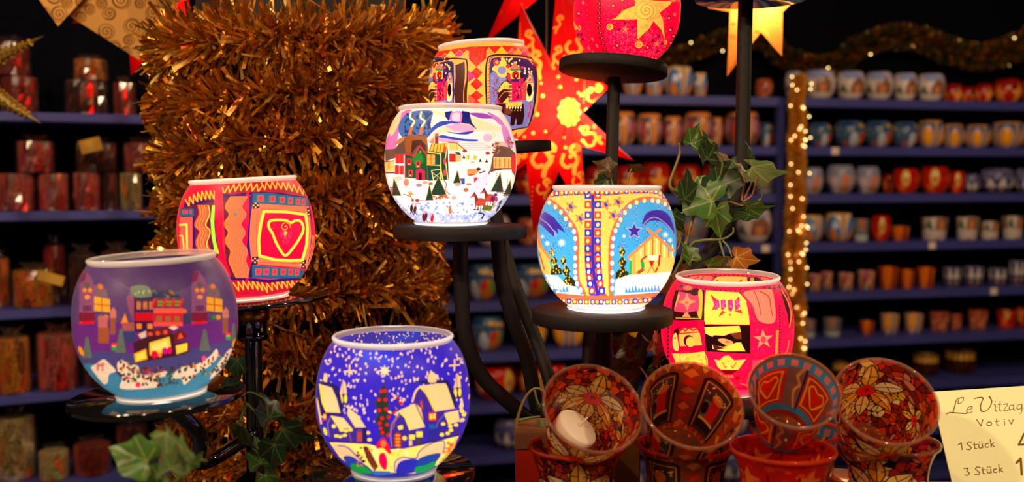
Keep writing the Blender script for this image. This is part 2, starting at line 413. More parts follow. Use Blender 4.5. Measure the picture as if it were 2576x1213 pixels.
    b.poly([(745, 300), (815, 300), (820, 345), (760, 350)], (40, 20, 60)); b.poly([(750, 795), (810, 790), (800, 865), (745, 870)], (40, 20, 60))
    b.poly([(1255, 340), (1290, 350), (1290, 420), (1265, 420)], (40, 20, 60)); b.poly([(1210, 830), (1250, 820), (1245, 905), (1205, 900)], (40, 20, 60))
    for cx, cy in ((785, 320), (780, 830), (1275, 385), (1228, 868)):
        for i in range(3):
            for j in range(3):
                if (i + j) % 2: b.rect(cx - 30 + i * 20, cy - 26 + j * 18, cx - 14 + i * 20, cy - 12 + j * 18, (250, 190, 120))
    for i in range(22): b.circ(845 + i * 19, 350 + i * 1.5, 4, (150, 20, 50)); b.circ(800 - 8 * math.sin(i / 7), 380 + i * 19, 4, (150, 20, 50)); b.circ(830 + i * 18, 845 + i * .6, 4, (150, 20, 50))
    sq = [(860, 375), (1050, 378), (1245, 405), (1262, 520), (1255, 680), (1215, 825), (1090, 828), (960, 822), (820, 785), (812, 640), (830, 500)]
    b.poly(sq, crim); b.line(sq, 27, yel, closed=True)
    hp = [(910, 470), (960, 455), (1060, 458), (1110, 480), (1150, 460), (1200, 468), (1225, 540), (1180, 640), (1100, 750), (1060, 782), (1030, 760), (975, 670), (940, 580), (905, 520)]
    b.poly(hp, (240, 8, 70), True)
    for i in range(60):
        t = b.r.uniform(0, 6.28); q = b.r.random()
        b.circ(1060 + 60 * q * math.cos(t), 600 + 75 * q * math.sin(t), b.r.uniform(3, 7), (255, 70, 110))
    b.line(hp, 25, yel, True, True); b.line([(955, 480), (950, 560), (990, 660), (1045, 745)], 5, (180, 60, 30), True)
    b.swirl(1058, 520, 50, (150, 20, 30), 14, 1.6, 2.6, 1.05); b.swirl(1058, 520, 48, (255, 190, 80), 7, 1.6, 2.6, 1.05)
    b.poly([(1045, 555), (1080, 565), (1050, 610)], (255, 200, 80))
    # right edge
    b.poly([(1270, 290), (1330, 430), (1345, 560), (1335, 760), (1270, 950), (1215, 985), (1280, 800), (1310, 600), (1300, 430)], (245, 20, 60), True)
    b.line([(1275, 300), (1300, 450), (1302, 620), (1280, 800), (1235, 950)], 9, navy, True)
    for i in range(3): b.line([(1335 - i * 12, 600), (1325 - i * 14, 700), (1290 - i * 12, 830), (1240, 960)], 6, (255, 150, 80), True)
    return b.soft()

def print_blue_night():
    b = Board((770, 820, 1210, 1213), 1358, 1213, (50, 32, 196))
    for i in range(10): b.ell(560, 250, 260 - i * 22, 90 - i * 8, (48 - i * 2, 34 + i * 3, 200 + i * 4), 0.2)  # bright spot of the inner lamp, painted into the blue sky
    cr = (250, 206, 140); yl = (255, 226, 70); nv = (60, 38, 150); dk = (34, 24, 90)
    for _ in range(330):
        x, y = b.r.uniform(90, 1290), b.r.uniform(150, 740)
        b.ell(x, y, b.r.uniform(5, 9), b.r.uniform(9, 17), (250, 216, 176), b.r.uniform(-.7, .9), 8)
    b.star(610, 350, 52, (252, 220, 170), 8, .45)
    for cx, cy in ((338, 350), (1155, 305)): b.line([(cx, cy - 45), (cx - 4, cy + 40)], 13, cr); b.line([(cx - 42, cy + 4), (cx + 36, cy - 2)], 13, cr)
    # churches
    for x0, y0 in ((285, 415), (1172, 365)):
        b.poly([(x0 - 25, y0 + 115), (x0, y0), (x0 + 22, y0 + 30), (x0 + 32, y0 + 110)], cr); b.line([(x0 - 2, y0 + 15), (x0 + 2, y0 + 112)], 4, nv)
        b.rect(x0 - 28, y0 + 118, x0 + 40, y0 + 200, dk); b.ell(x0 - 13, y0 + 158, 14, 40, yl); b.ell(x0 + 22, y0 + 150, 12, 36, yl)
    # big house left
    b.poly([(90, 440), (150, 420), (250, 470), (290, 650), (280, 700), (90, 700)], dk)
    b.poly([(100, 450), (205, 480), (240, 560), (272, 680), (160, 672), (120, 590)], cr)
    b.line([(105, 455), (125, 590), (160, 672)], 14, yl); b.line([(205, 480), (240, 560), (272, 680), (160, 676)], 8, nv)
    b.poly([(130, 430), (140, 365), (165, 372), (162, 440)], cr)
    b.poly([(75, 560), (95, 580), (125, 760), (110, 770)], cr); b.rect(130, 680, 158, 735, (240, 40, 40)); b.rect(135, 688, 153, 722, yl); b.ell(148, 820, 14, 34, yl, -.3)
    b.poly([(170, 720), (230, 690), (300, 700), (365, 795), (350, 900), (180, 880)], nv)
    b.poly([(190, 695), (290, 715), (355, 795), (260, 800), (215, 740)], cr); b.line([(185, 720), (165, 760), (180, 860)], 8, (150, 120, 150)); b.line([(195, 700), (258, 798)], 9, yl)
    b.circ(215, 780, 17, yl)
    for x, y in ((235, 855), (265, 860), (300, 850), (275, 810), (310, 815), (345, 808), (480, 830), (492, 884), (400, 735)): b.ell(x, y, 19, 13, yl)
    b.poly([(300, 660), (345, 640), (460, 790), (450, 900), (350, 900), (365, 790)], nv)
    b.poly([(330, 600), (345, 650), (400, 690), (465, 790), (380, 790), (320, 690)], cr); b.rect(398, 825, 430, 900, (200, 60, 40)); b.line([(395, 900), (398, 820), (415, 805), (432, 825), (432, 900)], 7, (130, 80, 80))
    b.line([(335, 830), (350, 900)], 8, (150, 90, 90)); b.rect(440, 790, 470, 905, dk)
    # fir
    b.poly([(610, 440), (640, 520), (625, 560), (650, 600), (640, 640), (665, 700), (640, 720), (660, 800), (640, 870), (550, 850), (565, 800), (525, 730), (555, 690), (525, 590), (560, 550), (560, 500)], (58, 52, 120))
    b.poly([(605, 455), (630, 520), (615, 555), (640, 600), (628, 640), (655, 700), (630, 725), (648, 800), (632, 860), (560, 840), (575, 800), (540, 730), (565, 690), (540, 590), (572, 550), (572, 500)], (40, 50, 40))
    for x, y in ((585, 508), (612, 505), (568, 575), (615, 575), (570, 655), (620, 648), (590, 718), (640, 708), (572, 755), (628, 768), (580, 795), (592, 830), (636, 848), (705, 560), (738, 600), (685, 670)): b.circ(x, y, 14, (236, 16, 26))
    b.line([(690, 540), (720, 590), (700, 640), (640, 690)], 10, (60, 40, 40), True)
    for x, y in ((690, 545), (760, 570), (650, 670), (700, 690)): b.ell(x, y, 16, 9, cr, .6)
    # house right
    b.poly([(820, 560), (890, 470), (1100, 440), (1165, 640), (1150, 740), (900, 740)], nv)
    b.poly([(890, 465), (1080, 440), (1115, 500), (1165, 640), (1010, 665), (960, 570)], cr)
    b.line([(885, 470), (930, 520), (1005, 660)], 14, yl); b.line([(825, 590), (850, 510), (885, 475)], 14, cr, True); b.line([(915, 490), (995, 665)], 5, (220, 150, 60))
    b.poly([(870, 425), (1100, 420), (1165, 560), (1170, 640), (1155, 640), (1090, 445), (880, 450)], dk)
    b.poly([(950, 435), (955, 375), (985, 358), (1008, 385), (1010, 435)], cr, True)
    b.line([(895, 590), (900, 640)], 20, (180, 70, 60)); b.rect(950, 672, 1012, 738, (236, 20, 50)); b.rect(958, 684, 980, 728, yl); b.rect(986, 680, 1005, 724, yl)
    b.rect(940, 740, 1050, 900, (46, 40, 150)); b.rect(955, 765, 1000, 800, (30, 90, 170))
    b.poly([(1060, 720), (1090, 665), (1180, 660), (1200, 740), (1195, 860), (1030, 870)], nv)
    b.poly([(1080, 675), (1180, 655), (1195, 740), (1110, 765)], cr); b.line([(1078, 680), (1110, 765)], 12, yl); b.line([(1080, 680), (1030, 740), (1010, 790)], 7, (120, 120, 150), True)
    for x, y in ((1065, 762), (1120, 780), (1165, 770), (1125, 810), (1055, 845), (1100, 835), (1215, 730), (1210, 660), (1225, 690)): b.ell(x, y, 18, 15, yl)
    b.poly([(1195, 610), (1210, 550), (1225, 620), (1210, 660), (1190, 640)], cr)
    b.poly([(1190, 740), (1230, 715), (1225, 740), (1195, 750)], cr)
    # house centre
    b.poly([(650, 830), (660, 750), (720, 680), (870, 610), (930, 780), (920, 920), (650, 930)], nv)
    b.poly([(725, 655), (850, 600), (890, 640), (925, 785), (810, 810), (780, 720)], cr); b.line([(722, 665), (770, 710), (806, 806)], 13, yl); b.line([(715, 690), (665, 765), (655, 850), (665, 940)], 8, (180, 130, 150))
    b.line([(735, 685), (690, 740), (675, 800)], 5, (200, 120, 80)); b.line([(850, 605), (930, 785)], 8, dk)
    b.poly([(710, 780), (750, 768), (755, 800), (720, 810)], yl)
    b.poly([(685, 945), (685, 850), (710, 825), (738, 850), (740, 945)], (150, 40, 30), True)
    for i in range(4): b.ell(712, 850 + i * 26, 22, 10, (255, 140, 50))
    b.ell(765, 872, 18, 18, yl); b.rect(800, 845, 845, 885, yl); b.rect(855, 820, 905, 865, yl); b.rect(800, 890, 825, 935, cr); b.rect(860, 870, 890, 920, (70, 70, 40))
    # snow foreground
    b.poly([(180, 905), (330, 905), (480, 915), (560, 940), (660, 960), (760, 945), (920, 915), (1080, 870), (1190, 850), (1150, 940), (1020, 1080), (900, 1140), (400, 1140), (260, 1020)], (255, 236, 110))
    b.line([(170, 895), (330, 905), (540, 915), (650, 950), (760, 948), (920, 915), (1100, 868), (1200, 845)], 12, (70, 20, 130))
    b.speckle(500, 950, 1100, 1120, 60, [(255, 246, 170), (250, 220, 80)], 8, 20)
    b.poly([(210, 930), (300, 920), (380, 980), (420, 1050), (320, 1040), (260, 1000)], (250, 200, 150), True); b.line([(250, 930), (320, 945), (390, 1010), (440, 1060)], 8, nv, True)
    b.poly([(290, 1030), (340, 1010), (430, 1060), (500, 1110), (520, 1150), (380, 1130)], (40, 60, 170), True); b.poly([(340, 1080), (420, 1075), (500, 1130), (500, 1170), (400, 1160)], (10, 160, 60), True)
    b.poly([(480, 940), (560, 1090), (530, 1130), (480, 1050), (440, 940)], (110, 50, 30)); b.speckle(400, 940, 540, 1110, 22, [(230, 90, 60), (90, 30, 40)], 6, 12)
    b.poly([(560, 900), (600, 868), (635, 910), (660, 985), (640, 990), (600, 950), (545, 950)], (236, 20, 40), True); b.ell(600, 915, 22, 28, (255, 120, 70))
    b.poly([(570, 1000), (610, 990), (630, 1060), (615, 1120), (570, 1070)], (236, 0, 84), True)
    b.poly([(510, 930), (560, 960), (560, 1080), (520, 1010)], (255, 240, 150))
    b.poly([(690, 1060), (740, 1025), (850, 1020), (880, 980), (960, 930), (1070, 905), (1060, 980), (1000, 1050), (880, 1140), (700, 1140)], (250, 206, 150), True)
    b.line([(690, 1130), (690, 1060), (750, 1020), (850, 1030), (880, 975), (960, 920), (1070, 895), (1065, 990)], 9, (110, 90, 170), True)
    b.poly([(705, 1100), (740, 1050), (850, 1035), (880, 1080), (830, 1140), (710, 1145)], (44, 44, 186), True)
    b.poly([(880, 1030), (960, 1000), (1040, 990), (1030, 1030), (960, 1090), (870, 1110), (850, 1070)], (34, 70, 170), True)
    b.poly([(850, 1100), (930, 1080), (1010, 1050), (980, 1110), (900, 1140), (850, 1140)], (20, 170, 90), True)
    b.poly([(1090, 960), (1180, 860), (1150, 960), (1060, 1060)], (255, 190, 90)); b.speckle(1080, 900, 1150, 1000, 14, [(240, 80, 50)], 5, 12)
    b.rect(400, 1150, 1000, 1213, (40, 40, 160)); b.poly([(500, 1125), (640, 1130), (680, 1150), (540, 1165)], (60, 110, 190))
    return b.soft()

def print_winter_village():
    b = Board((950, 250, 1330, 600), 1317, 1213, (250, 246, 250))
    W = (255, 252, 250)
    # sky streaks
    for i in range(26):
        t = i / 25
        b.line([(470 + 40 * t, 100 + 10 * t), (600 + 260 * t, 150 + 30 * t), (760 + 330 * t, 260)], 22, (255, 236, 190))
    b.poly([(60, 440), (120, 250), (220, 110), (300, 100), (200, 230), (150, 440)], (226, 120, 200), True)
    b.poly([(100, 240), (180, 150), (210, 110), (180, 220), (120, 320)], (255, 220, 160), True)
    b.poly([(180, 250), (260, 120), (470, 100), (460, 200), (440, 330), (240, 340)], (70, 110, 190), True)
    for _ in range(110):
        b.ell(b.r.uniform(240, 460), b.r.uniform(110, 320), 9, 14, b.r.choice([(20, 60, 130), (16, 40, 100), (50, 110, 190)]), b.r.uniform(-1, 1), 8)
    b.poly([(585, 110), (650, 100), (640, 150), (620, 190), (590, 150)], (20, 40, 130)); b.poly([(735, 100), (800, 110), (820, 200), (870, 265), (800, 215), (720, 205)], (16, 30, 120))
    b.poly([(640, 120), (730, 110), (725, 205), (640, 205)], (224, 130, 226), True); b.poly([(655, 125), (715, 118), (712, 190), (655, 185)], (255, 220, 250), True)
    b.poly([(455, 305), (470, 250), (560, 190), (720, 200), (620, 215), (520, 250)], (40, 70, 190), True)
    b.poly([(800, 120), (960, 130), (1060, 220), (1010, 170), (900, 165)], (150, 70, 190), True); b.poly([(960, 110), (1080, 180), (1150, 330), (1100, 250), (1010, 170)], (200, 110, 210), True)
    b.poly([(480, 300), (600, 230), (760, 215), (845, 255), (810, 285), (660, 280), (540, 290)], (240, 170, 226), True); b.poly([(480, 300), (580, 240), (660, 275), (600, 285)], (255, 226, 190), True)
    b.poly([(600, 280), (700, 290), (840, 275), (780, 305), (680, 300)], (30, 50, 190), True)
    b.poly([(530, 330), (560, 310), (640, 325), (760, 345), (868, 350), (860, 365), (740, 362), (620, 345)], (30, 60, 200), True)
    b.poly([(530, 340), (640, 350), (720, 370), (640, 375), (540, 365)], (244, 160, 220), True)
    for i in range(4): b.line([(620, 375 + i * 22), (760, 385 + i * 16), (900, 380 + i * 20), (990, 420)], 6, (255, 200, 200), True)
    b.poly([(1080, 220), (1130, 250), (1175, 380), (1170, 430), (1120, 400), (1090, 300)], (214, 130, 220), True)
    b.line([(1005, 285), (1025, 300), (1015, 325), (990, 318), (1005, 285)], 6, (255, 240, 130), True)
    b.ell(960, 335, 40, 35, (255, 190, 226))
    # chimneys with smoke
    for x0, y0 in ((295, 235), (385, 235)):
        b.poly([(x0 - 10, y0), (x0 + 18, y0), (x0 - 2, y0 + 75), (x0 - 30, y0 + 75)], (214, 110, 50))
        b.line([(x0, y0), (x0 + 25, y0 - 45), (x0 - 10, y0 - 75), (x0 - 5, y0 - 125)], 18, (255, 236, 180), True)
    # houses left
    br = (120, 62, 40); gy = (110, 78, 66)
    b.poly([(60, 440), (150, 430), (230, 330), (430, 310), (440, 470), (420, 520), (240, 480), (70, 540)], gy)
    b.poly([(130, 400), (190, 340), (250, 320), (210, 380)], (186, 120, 90))
    b.poly([(240, 320), (340, 310), (430, 340), (430, 400), (330, 350), (290, 470), (240, 460)], (150, 84, 40)); b.poly([(290, 480), (300, 360), (380, 350), (420, 400), (415, 450), (350, 400)], (70, 34, 30))
    b.poly([(150, 440), (215, 365), (245, 440), (240, 470), (150, 470)], (96, 70, 66))
    for x, y in ((170, 480), (205, 480), (165, 575), (205, 578)): b.rect(x - 15, y, x + 22, y + 78, (226, 50, 50)); b.line([(x + 4, y), (x + 4, y + 78)], 4, (110, 30, 30))
    b.rect(60, 540, 145, 630, (255, 206, 110)); b.rect(85, 550, 105, 610, (230, 160, 70)); b.line([(60, 545), (145, 535)], 8, (140, 70, 40)); b.line([(60, 640), (145, 640)], 12, (110, 50, 50))
    b.poly([(240, 480), (320, 490), (370, 400), (440, 500), (440, 705), (240, 680)], (24, 84, 40)); b.ell(350, 520, 50, 55, (36, 130, 50))
    b.line([(240, 685), (240, 475), (318, 492), (370, 402), (437, 500), (440, 705)], 10, (226, 26, 70))
    for x, y in ((275, 545), (350, 565), (285, 645)): b.rect(x - 17, y - 30, x + 20, y + 30, (240, 50, 70)); b.rect(x - 7, y - 18, x + 9, y + 26, (110, 20, 30)); b.circ(x, y + 18, 8, (255, 200, 120))
    b.circ(372, 458, 9, (255, 120, 50))
    b.poly([(335, 700), (335, 620), (375, 600), (410, 625), (410, 705)], (240, 30, 90)); b.rect(358, 640, 385, 705, (80, 0, 20))
    b.poly([(430, 470), (480, 385), (610, 380), (620, 700), (440, 710)], (20, 70, 66))
    b.poly([(430, 460), (475, 390), (600, 376), (610, 400), (560, 465), (470, 450)], (255, 190, 70))
    for i in range(5): b.line([(470 + i * 28, 388), (452 + i * 30, 455)], 6, (120, 60, 20))
    b.rect(430, 480, 500, 565, (255, 170, 70)); b.line([(465, 480), (465, 565)], 6, (190, 70, 30)); b.line([(430, 520), (500, 520)], 6, (190, 70, 30))
    b.line([(440, 460), (550, 475), (550, 600), (570, 710)], 9, (255, 226, 110)); b.line([(610, 390), (590, 520), (612, 700)], 9, (255, 220, 110)); b.line([(430, 570), (550, 575)], 8, (255, 220, 110))
    b.line([(470, 620), (550, 610), (550, 700)], 8, (255, 226, 120)); b.line([(470, 620), (490, 720)], 8, (255, 226, 120)); b.line([(480, 640), (545, 690)], 5, (240, 220, 150)); b.line([(545, 640), (480, 690)], 5, (240, 220, 150))
    for y in (440, 540, 640): b.ell(585, y, 12, 30, (230, 70, 60))
    b.rect(500, 310, 530, 385, (130, 40, 30)); b.ell(516, 308, 18, 14, (190, 90, 40)); b.poly([(440, 370), (470, 310), (500, 300), (495, 380)], (255, 220, 200))
    for i in range(7): b.line([(450 + i * 7, 365 - i * 6), (462 + i * 5, 380)], 4, (150, 90, 80))
    b.poly([(615, 380), (680, 370), (750, 430), (700, 450), (620, 450)], (255, 226, 140)); b.line([(615, 375), (690, 380), (760, 440)], 8, (140, 50, 30))
    for i in range(4): b.line([(635 + i * 18, 395), (640 + i * 18, 440)], 5, (190, 130, 50))
    b.rect(625, 475, 690, 545, (190, 40, 30)); b.poly([(680, 460), (730, 470), (725, 545), (680, 540)], (255, 190, 110)); b.poly([(670, 460), (710, 460), (730, 490), (690, 480)], (30, 80, 110))
    # far small houses
    for x, y, c in ((760, 450, (150, 50, 40)), (770, 570, (196, 100, 80)), (830, 555, (200, 120, 80)), (960, 470, (190, 40, 50)), (735, 700, (226, 20, 50))): b.ell(x, y, 20, 12, c)
    for x, y in ((790, 505), (850, 510)): b.rect(x - 18, y - 18, x + 16, y + 18, (244, 220, 110)); b.line([(x, y - 18), (x, y + 18)], 5, (180, 130, 60))
    for x, y, h in ((752, 500, 30), (895, 530, 28), (950, 535, 30)): b.poly([(x - 14, y + 15), (x, y - h + 15), (x + 14, y + 15)], (26, 40, 40))
    b.poly([(785, 610), (840, 605), (880, 600), (890, 620), (840, 660), (790, 665)], (250, 150, 90), True); b.ell(880, 608, 18, 14, (60, 20, 40)); b.line([(890, 640), (935, 628)], 10, (70, 30, 30)); b.line([(790, 660), (850, 655)], 8, (190, 60, 40))
    b.poly([(700, 560), (900, 545), (860, 570), (720, 590)], W)
    for x, y in ((745, 715), (855, 705), (890, 710)): b.rect(x - 15, y - 25, x + 15, y + 25, b.r.choice([(226, 40, 60), (50, 90, 180), (214, 80, 90)]))
    # houses right
    b.poly([(1000, 510), (1040, 400), (1150, 420), (1200, 470), (1200, 680), (1160, 600), (980, 630)], gy)
    b.poly([(1000, 430), (1040, 370), (1110, 370), (1150, 420), (1040, 400)], (230, 190, 180)); b.speckle(1000, 370, 1060, 480, 26, [(120, 60, 40), (190, 130, 100)], 5, 12)
    b.speckle(1130, 330, 1180, 430, 16, [(150, 90, 60)], 5, 10)
    b.rect(1010, 505, 1165, 600, (255, 200, 120)); 
    for x in (1025, 1060, 1105, 1140): b.rect(x, 515, x + 20, 590, (236, 170, 80)); b.line([(x, 515), (x, 595)], 4, (150, 80, 40))
    b.rect(1170, 480, 1205, 640, (220, 40, 40)); b.line([(975, 632), (1060, 605), (1160, 605)], 12, (110, 50, 50)); b.line([(985, 620), (950, 680), (945, 740)], 14, (150, 90, 110), True)
    # ice and snow below
    ic = (206, 214, 246)
    b.poly([(330, 740), (420, 730), (420, 830), (350, 820)], ic, True); b.poly([(380, 900), (500, 890), (600, 980), (400, 960)], (226, 230, 250), True)
    b.poly([(830, 740), (960, 640), (940, 760), (880, 900), (760, 1000), (640, 1040), (780, 900)], (214, 222, 250), True)
    b.poly([(150, 850), (260, 960), (520, 990), (700, 1010), (900, 980), (1130, 850), (1100, 1000), (960, 1080), (300, 1080)], (176, 190, 236), True)
    b.speckle(180, 900, 1100, 1075, 260, [(120, 150, 220), (240, 244, 255), (226, 236, 255), (150, 170, 230)], 5, 16)
    # firs
    fir = (24, 54, 36)
    for x, y, w, h, lean in ((530, 670, 72, 165, 0), (452, 740, 34, 140, 0), (690, 622, 34, 110, 8), (165, 680, 40, 160, -26), (1040, 640, 55, 165, 30), (1135, 700, 34, 130, 24)):
        b.poly([(x + lean, y), (x + w, y + h), (x - w, y + h)], fir)
        b.line([(x + lean, y), (x + w, y + h)], 5, (200, 160, 70)); b.line([(x + lean, y), (x - w, y + h)], 5, (190, 180, 110))
        for i in range(8): b.line([(x - w * .5 * i / 8, y + h * i / 8), (x + w * .5 * i / 8, y + h * i / 8 + 8)], 4, (60, 80, 50))
    b.line([(575, 700), (600, 740), (590, 790), (630, 830)], 9, (160, 110, 90), True); b.speckle(480, 835, 620, 865, 22, [(190, 110, 70), (150, 80, 50)], 7, 14); b.ell(665, 858, 22, 18, (186, 170, 170))
    b.ell(250, 725, 24, 34, (196, 130, 100)); b.ell(180, 690, 40, 20, (240, 200, 180)); b.ell(360, 748, 26, 14, (150, 130, 140)); b.ell(770, 790, 22, 18, (180, 110, 90)); b.ell(795, 740, 24, 10, (180, 130, 110)); b.ell(700, 742, 26, 16, (190, 160, 150)); b.ell(462, 735, 20, 14, (150, 120, 90)); b.ell(415, 725, 22, 14, (220, 160, 110))
    for (x, y) in ((135, 790), (1065, 790), (1120, 820)):
        for i in range(3): b.line([(x - 20 + i * 18, y - 32), (x - 16 + i * 18, y + 32)], 5, (70, 40, 40)); b.line([(x - 28, y - 18 + i * 18), (x + 28, y - 18 + i * 18)], 5, (70, 40, 40))
    b.line([(225, 825), (290, 850), (310, 890)], 6, (80, 70, 60)); b.star(285, 825, 36, (236, 140, 60), 5, .35, -1.2); b.ell(305, 880, 10, 14, (230, 30, 40)); b.ell(345, 882, 18, 14, (180, 50, 40)); b.line([(355, 880), (430, 885)], 5, (80, 90, 80))
    # skaters and sleigh
    for x, y, c in ((295, 950, (60, 20, 30)), (325, 960, (70, 30, 40)), (420, 1020, (80, 20, 40)), (630, 965, (196, 100, 50)), (400, 1030, (90, 30, 50)), (475, 1037, (226, 20, 30))):
        b.ell(x, y, 13, 32, c, b.r.uniform(-.4, .4)); b.circ(x + 4, y - 34, 8, (226, 120, 90)); b.line([(x, y + 20), (x + 14, y + 48)], 6, c); b.line([(x, y + 20), (x - 12, y + 48)], 6, c)
    for ox, oy in ((0, 0), (85, -35)):
        b.poly([(850 + ox, 880 + oy), (900 + ox, 860 + oy), (940 + ox, 880 + oy), (930 + ox, 920 + oy), (860 + ox, 925 + oy)], (190, 70, 50), True)
        b.poly([(815 + ox, 850 + oy), (845 + ox, 805 + oy), (880 + ox, 870 + oy), (855 + ox, 900 + oy), (845 + ox, 850 + oy)], (120, 40, 40)); b.line([(812 + ox, 852 + oy), (845 + ox, 838 + oy)], 10, (190, 90, 60))
        for i in range(4): b.line([(858 + ox + i * 22, 915 + oy), (848 + ox + i * 24, 965 + oy)], 7, (150, 60, 40))
    b.poly([(910, 960), (930, 920), (1000, 930), (1030, 880), (1020, 930), (985, 975), (920, 975)], (60, 110, 50)); b.line([(910, 965), (985, 975), (1035, 885)], 7, (226, 190, 60)); b.line([(930, 935), (975, 945), (970, 970)], 6, (220, 40, 40))
    b.ell(1005, 870, 20, 26, (110, 20, 90)); b.ell(1035, 870, 12, 24, (240, 30, 110)); b.circ(1030, 832, 14, (50, 40, 110))
    b.line([(880, 990), (925, 1000), (910, 1035)], 10, (40, 20, 30), True); b.line([(835, 960), (880, 965)], 8, (40, 30, 40)); b.ell(1070, 900, 10, 24, (110, 60, 60), .5); b.ell(1050, 950, 8, 30, (80, 40, 60), .5)
    b.rect(300, 1075, 1000, 1213, (236, 240, 255))
    return b.soft()

def print_castle():
    b = Board((1060, 90, 1400, 390), 1375, 1213, (250, 170, 76))
    red = (232, 30, 26); pink = (250, 90, 96); mag = (226, 20, 110); oli = (206, 176, 40); dk = (40, 14, 16)
    # top zigzag of triangles
    b.poly([(160, 160), (500, 110), (1060, 100), (1200, 200), (1060, 150), (700, 115), (480, 150), (150, 220)], red)
    tri = [(190, 250, 60, pink), (240, 210, 50, (240, 60, 60)), (300, 190, 55, (255, 190, 90)), (390, 185, 60, mag), (460, 190, 60, (252, 160, 70)), (690, 165, 60, (252, 150, 70)), (815, 160, 70, oli), (920, 170, 60, pink), (985, 165, 50, (252, 150, 60)), (1045, 180, 50, mag), (1110, 200, 40, (252, 120, 50))]
    b.poly([(185, 170), (480, 120), (480, 180), (160, 240)], red); b.poly([(650, 110), (1050, 100), (1130, 180), (1060, 200), (640, 170)], red)
    for x, y, r, c in tri: b.poly([(x - r, y + 25), (x, y - r * .75), (x + r, y + 25)], c); b.line([(x - r, y + 25), (x, y - r * .75), (x + r, y + 25)], 4, (255, 196, 90))
    # central column of red diamonds
    b.poly([(485, 120), (660, 110), (660, 230), (560, 315), (485, 240)], (220, 30, 30))
    for i in range(9): b.line([(500 + i * 4, 130 + i * 20), (560, 115 + i * 22), (600, 140 + i * 20), (650 - i * 6, 125 + i * 18)], 4, (255, 110, 60), True)
    for y, w, h in ((380, 62, 62), (492, 62, 62), (610, 66, 52), (700, 60, 50), (800, 60, 55), (900, 60, 50)):
        b.poly([(560 - w, y), (562, y - h), (562 + w, y), (560, y + h)], (222, 24, 24), False)
        for i in range(4): b.line([(530 + i * 10, y - 25 + i * 12), (562, y - 30 + i * 14), (595, y - 20 + i * 10)], 3, (250, 90, 60), True)
    for y in (410, 650, 850): b.poly([(478, y - 55), (555, y + 5), (478, y + 60)], (240, 40, 130) if y == 410 else (244, 84, 70)); b.poly([(655, y - 70), (590, y), (655, y + 70)], (224, 180, 60))
    # the two framed panels
    def castle(ox, sx, clip_l):
        X = lambda x: ox + (x - 720) * sx
        b.poly([(X(690), 240), (X(720), 210), (X(1080), 225), (X(1160), 280), (X(1170), 600), (X(1130), 900), (X(1000), 940), (X(700), 950)], (48, 26, 100))
        b.poly([(X(700), 390), (X(760), 330), (X(860), 400), (X(880), 520), (X(1080), 520), (X(1090), 390), (X(1125), 370), (X(1150), 460), (X(1140), 860), (X(1100), 940), (X(700), 950)], (112, 116, 190))
        for _ in range(70): b.swirl(X(b.r.uniform(715, 1140)), b.r.uniform(400, 920), 16, (160, 165, 220), 4, 1.2, b.r.uniform(0, 6), sx)
        for _ in range(36): b.ell(X(b.r.uniform(870, 1150)), b.r.uniform(230, 400), 8 * sx + 1, 13, (250, 236, 90), b.r.uniform(-.5, .5), 8)
        b.poly([(X(720), 330), (X(850), 240), (X(870), 400), (X(800), 420), (X(760), 370)], (250, 200, 80), True); b.poly([(X(735), 250), (X(765), 235), (X(800), 270), (X(770), 305), (X(738), 290)], (236, 30, 90), True); b.ell(X(768), 268, 16 * sx, 18, (255, 170, 80)); b.star(X(825), 235, 26 * sx, (255, 200, 70), 5, .5)
        b.ell(X(820), 350, 45 * sx, 40, (120, 130, 200))
        for _ in range(12): b.ell(X(b.r.uniform(730, 780)), b.r.uniform(440, 720), 7 * sx, 14, (150, 40, 60), 0, 8)
        # the elephant
        b.poly([(X(780), 660), (X(790), 520), (X(850), 460), (X(900), 480), (X(900), 640), (X(860), 700)], (60, 20, 20), True)
        b.poly([(X(790), 540), (X(850), 465), (X(895), 490), (X(890), 545), (X(840), 540), (X(790), 575)], (250, 190, 100), True)
        for x in (805, 850, 875): b.ell(X(x), 515, 9 * sx, 16, (160, 170, 60))
        b.line([(X(790), 640), (X(840), 575), (X(890), 570)], 5, (240, 170, 110), True)
        b.poly([(X(820), 690), (X(885), 620), (X(890), 690)], (255, 196, 70))
        b.line([(X(775), 650), (X(800), 690), (X(860), 695)], 20, (226, 10, 80), True)
        b.poly([(X(755), 690), (X(860), 700), (X(1040), 690), (X(1050), 800), (X(1030), 900), (X(970), 910), (X(965), 830), (X(945), 910), (X(905), 915), (X(910), 820), (X(850), 800), (X(800), 800), (X(760), 760)], (40, 12, 16))
        for i in range(12): b.line([(X(850 + i * 6), 720), (X(846 + i * 6), 800)], 3, (150, 80, 50))
        b.poly([(X(860), 680), (X(1030), 670), (X(1025), 710), (X(860), 720)], (250, 186, 60))
        for i in range(6): b.poly([(X(862 + i * 28), 722), (X(885 + i * 28), 720), (X(872 + i * 28), 750)], (255, 236, 190))
        for i in range(4): b.circ(X(920 + i * 30), 760, 5, (250, 190, 90))
        # towers
        b.poly([(X(920), 470), (X(1020), 465), (X(1025), 650), (X(920), 670)], (226, 16, 84))
        for _ in range(18): b.rect(*(lambda x, y: (X(x), y, X(x + 14), y + 24))(b.r.uniform(925, 1000), b.r.uniform(490, 630)), b.r.choice([(120, 10, 40), (250, 90, 120), (60, 10, 20)]))
        for i in range(11): b.line([(X(890), 480 + i * 18), (X(920), 478 + i * 18)], 9, (250, 200, 80) if i % 2 else (190, 40, 40))
        b.poly([(X(1030), 480), (X(1070), 470), (X(1065), 650), (X(1025), 650)], (226, 70, 60))
        for i in range(5): b.line([(X(1032), 500 + i * 36), (X(1062), 520 + i * 32)], 7, (180, 20, 40))
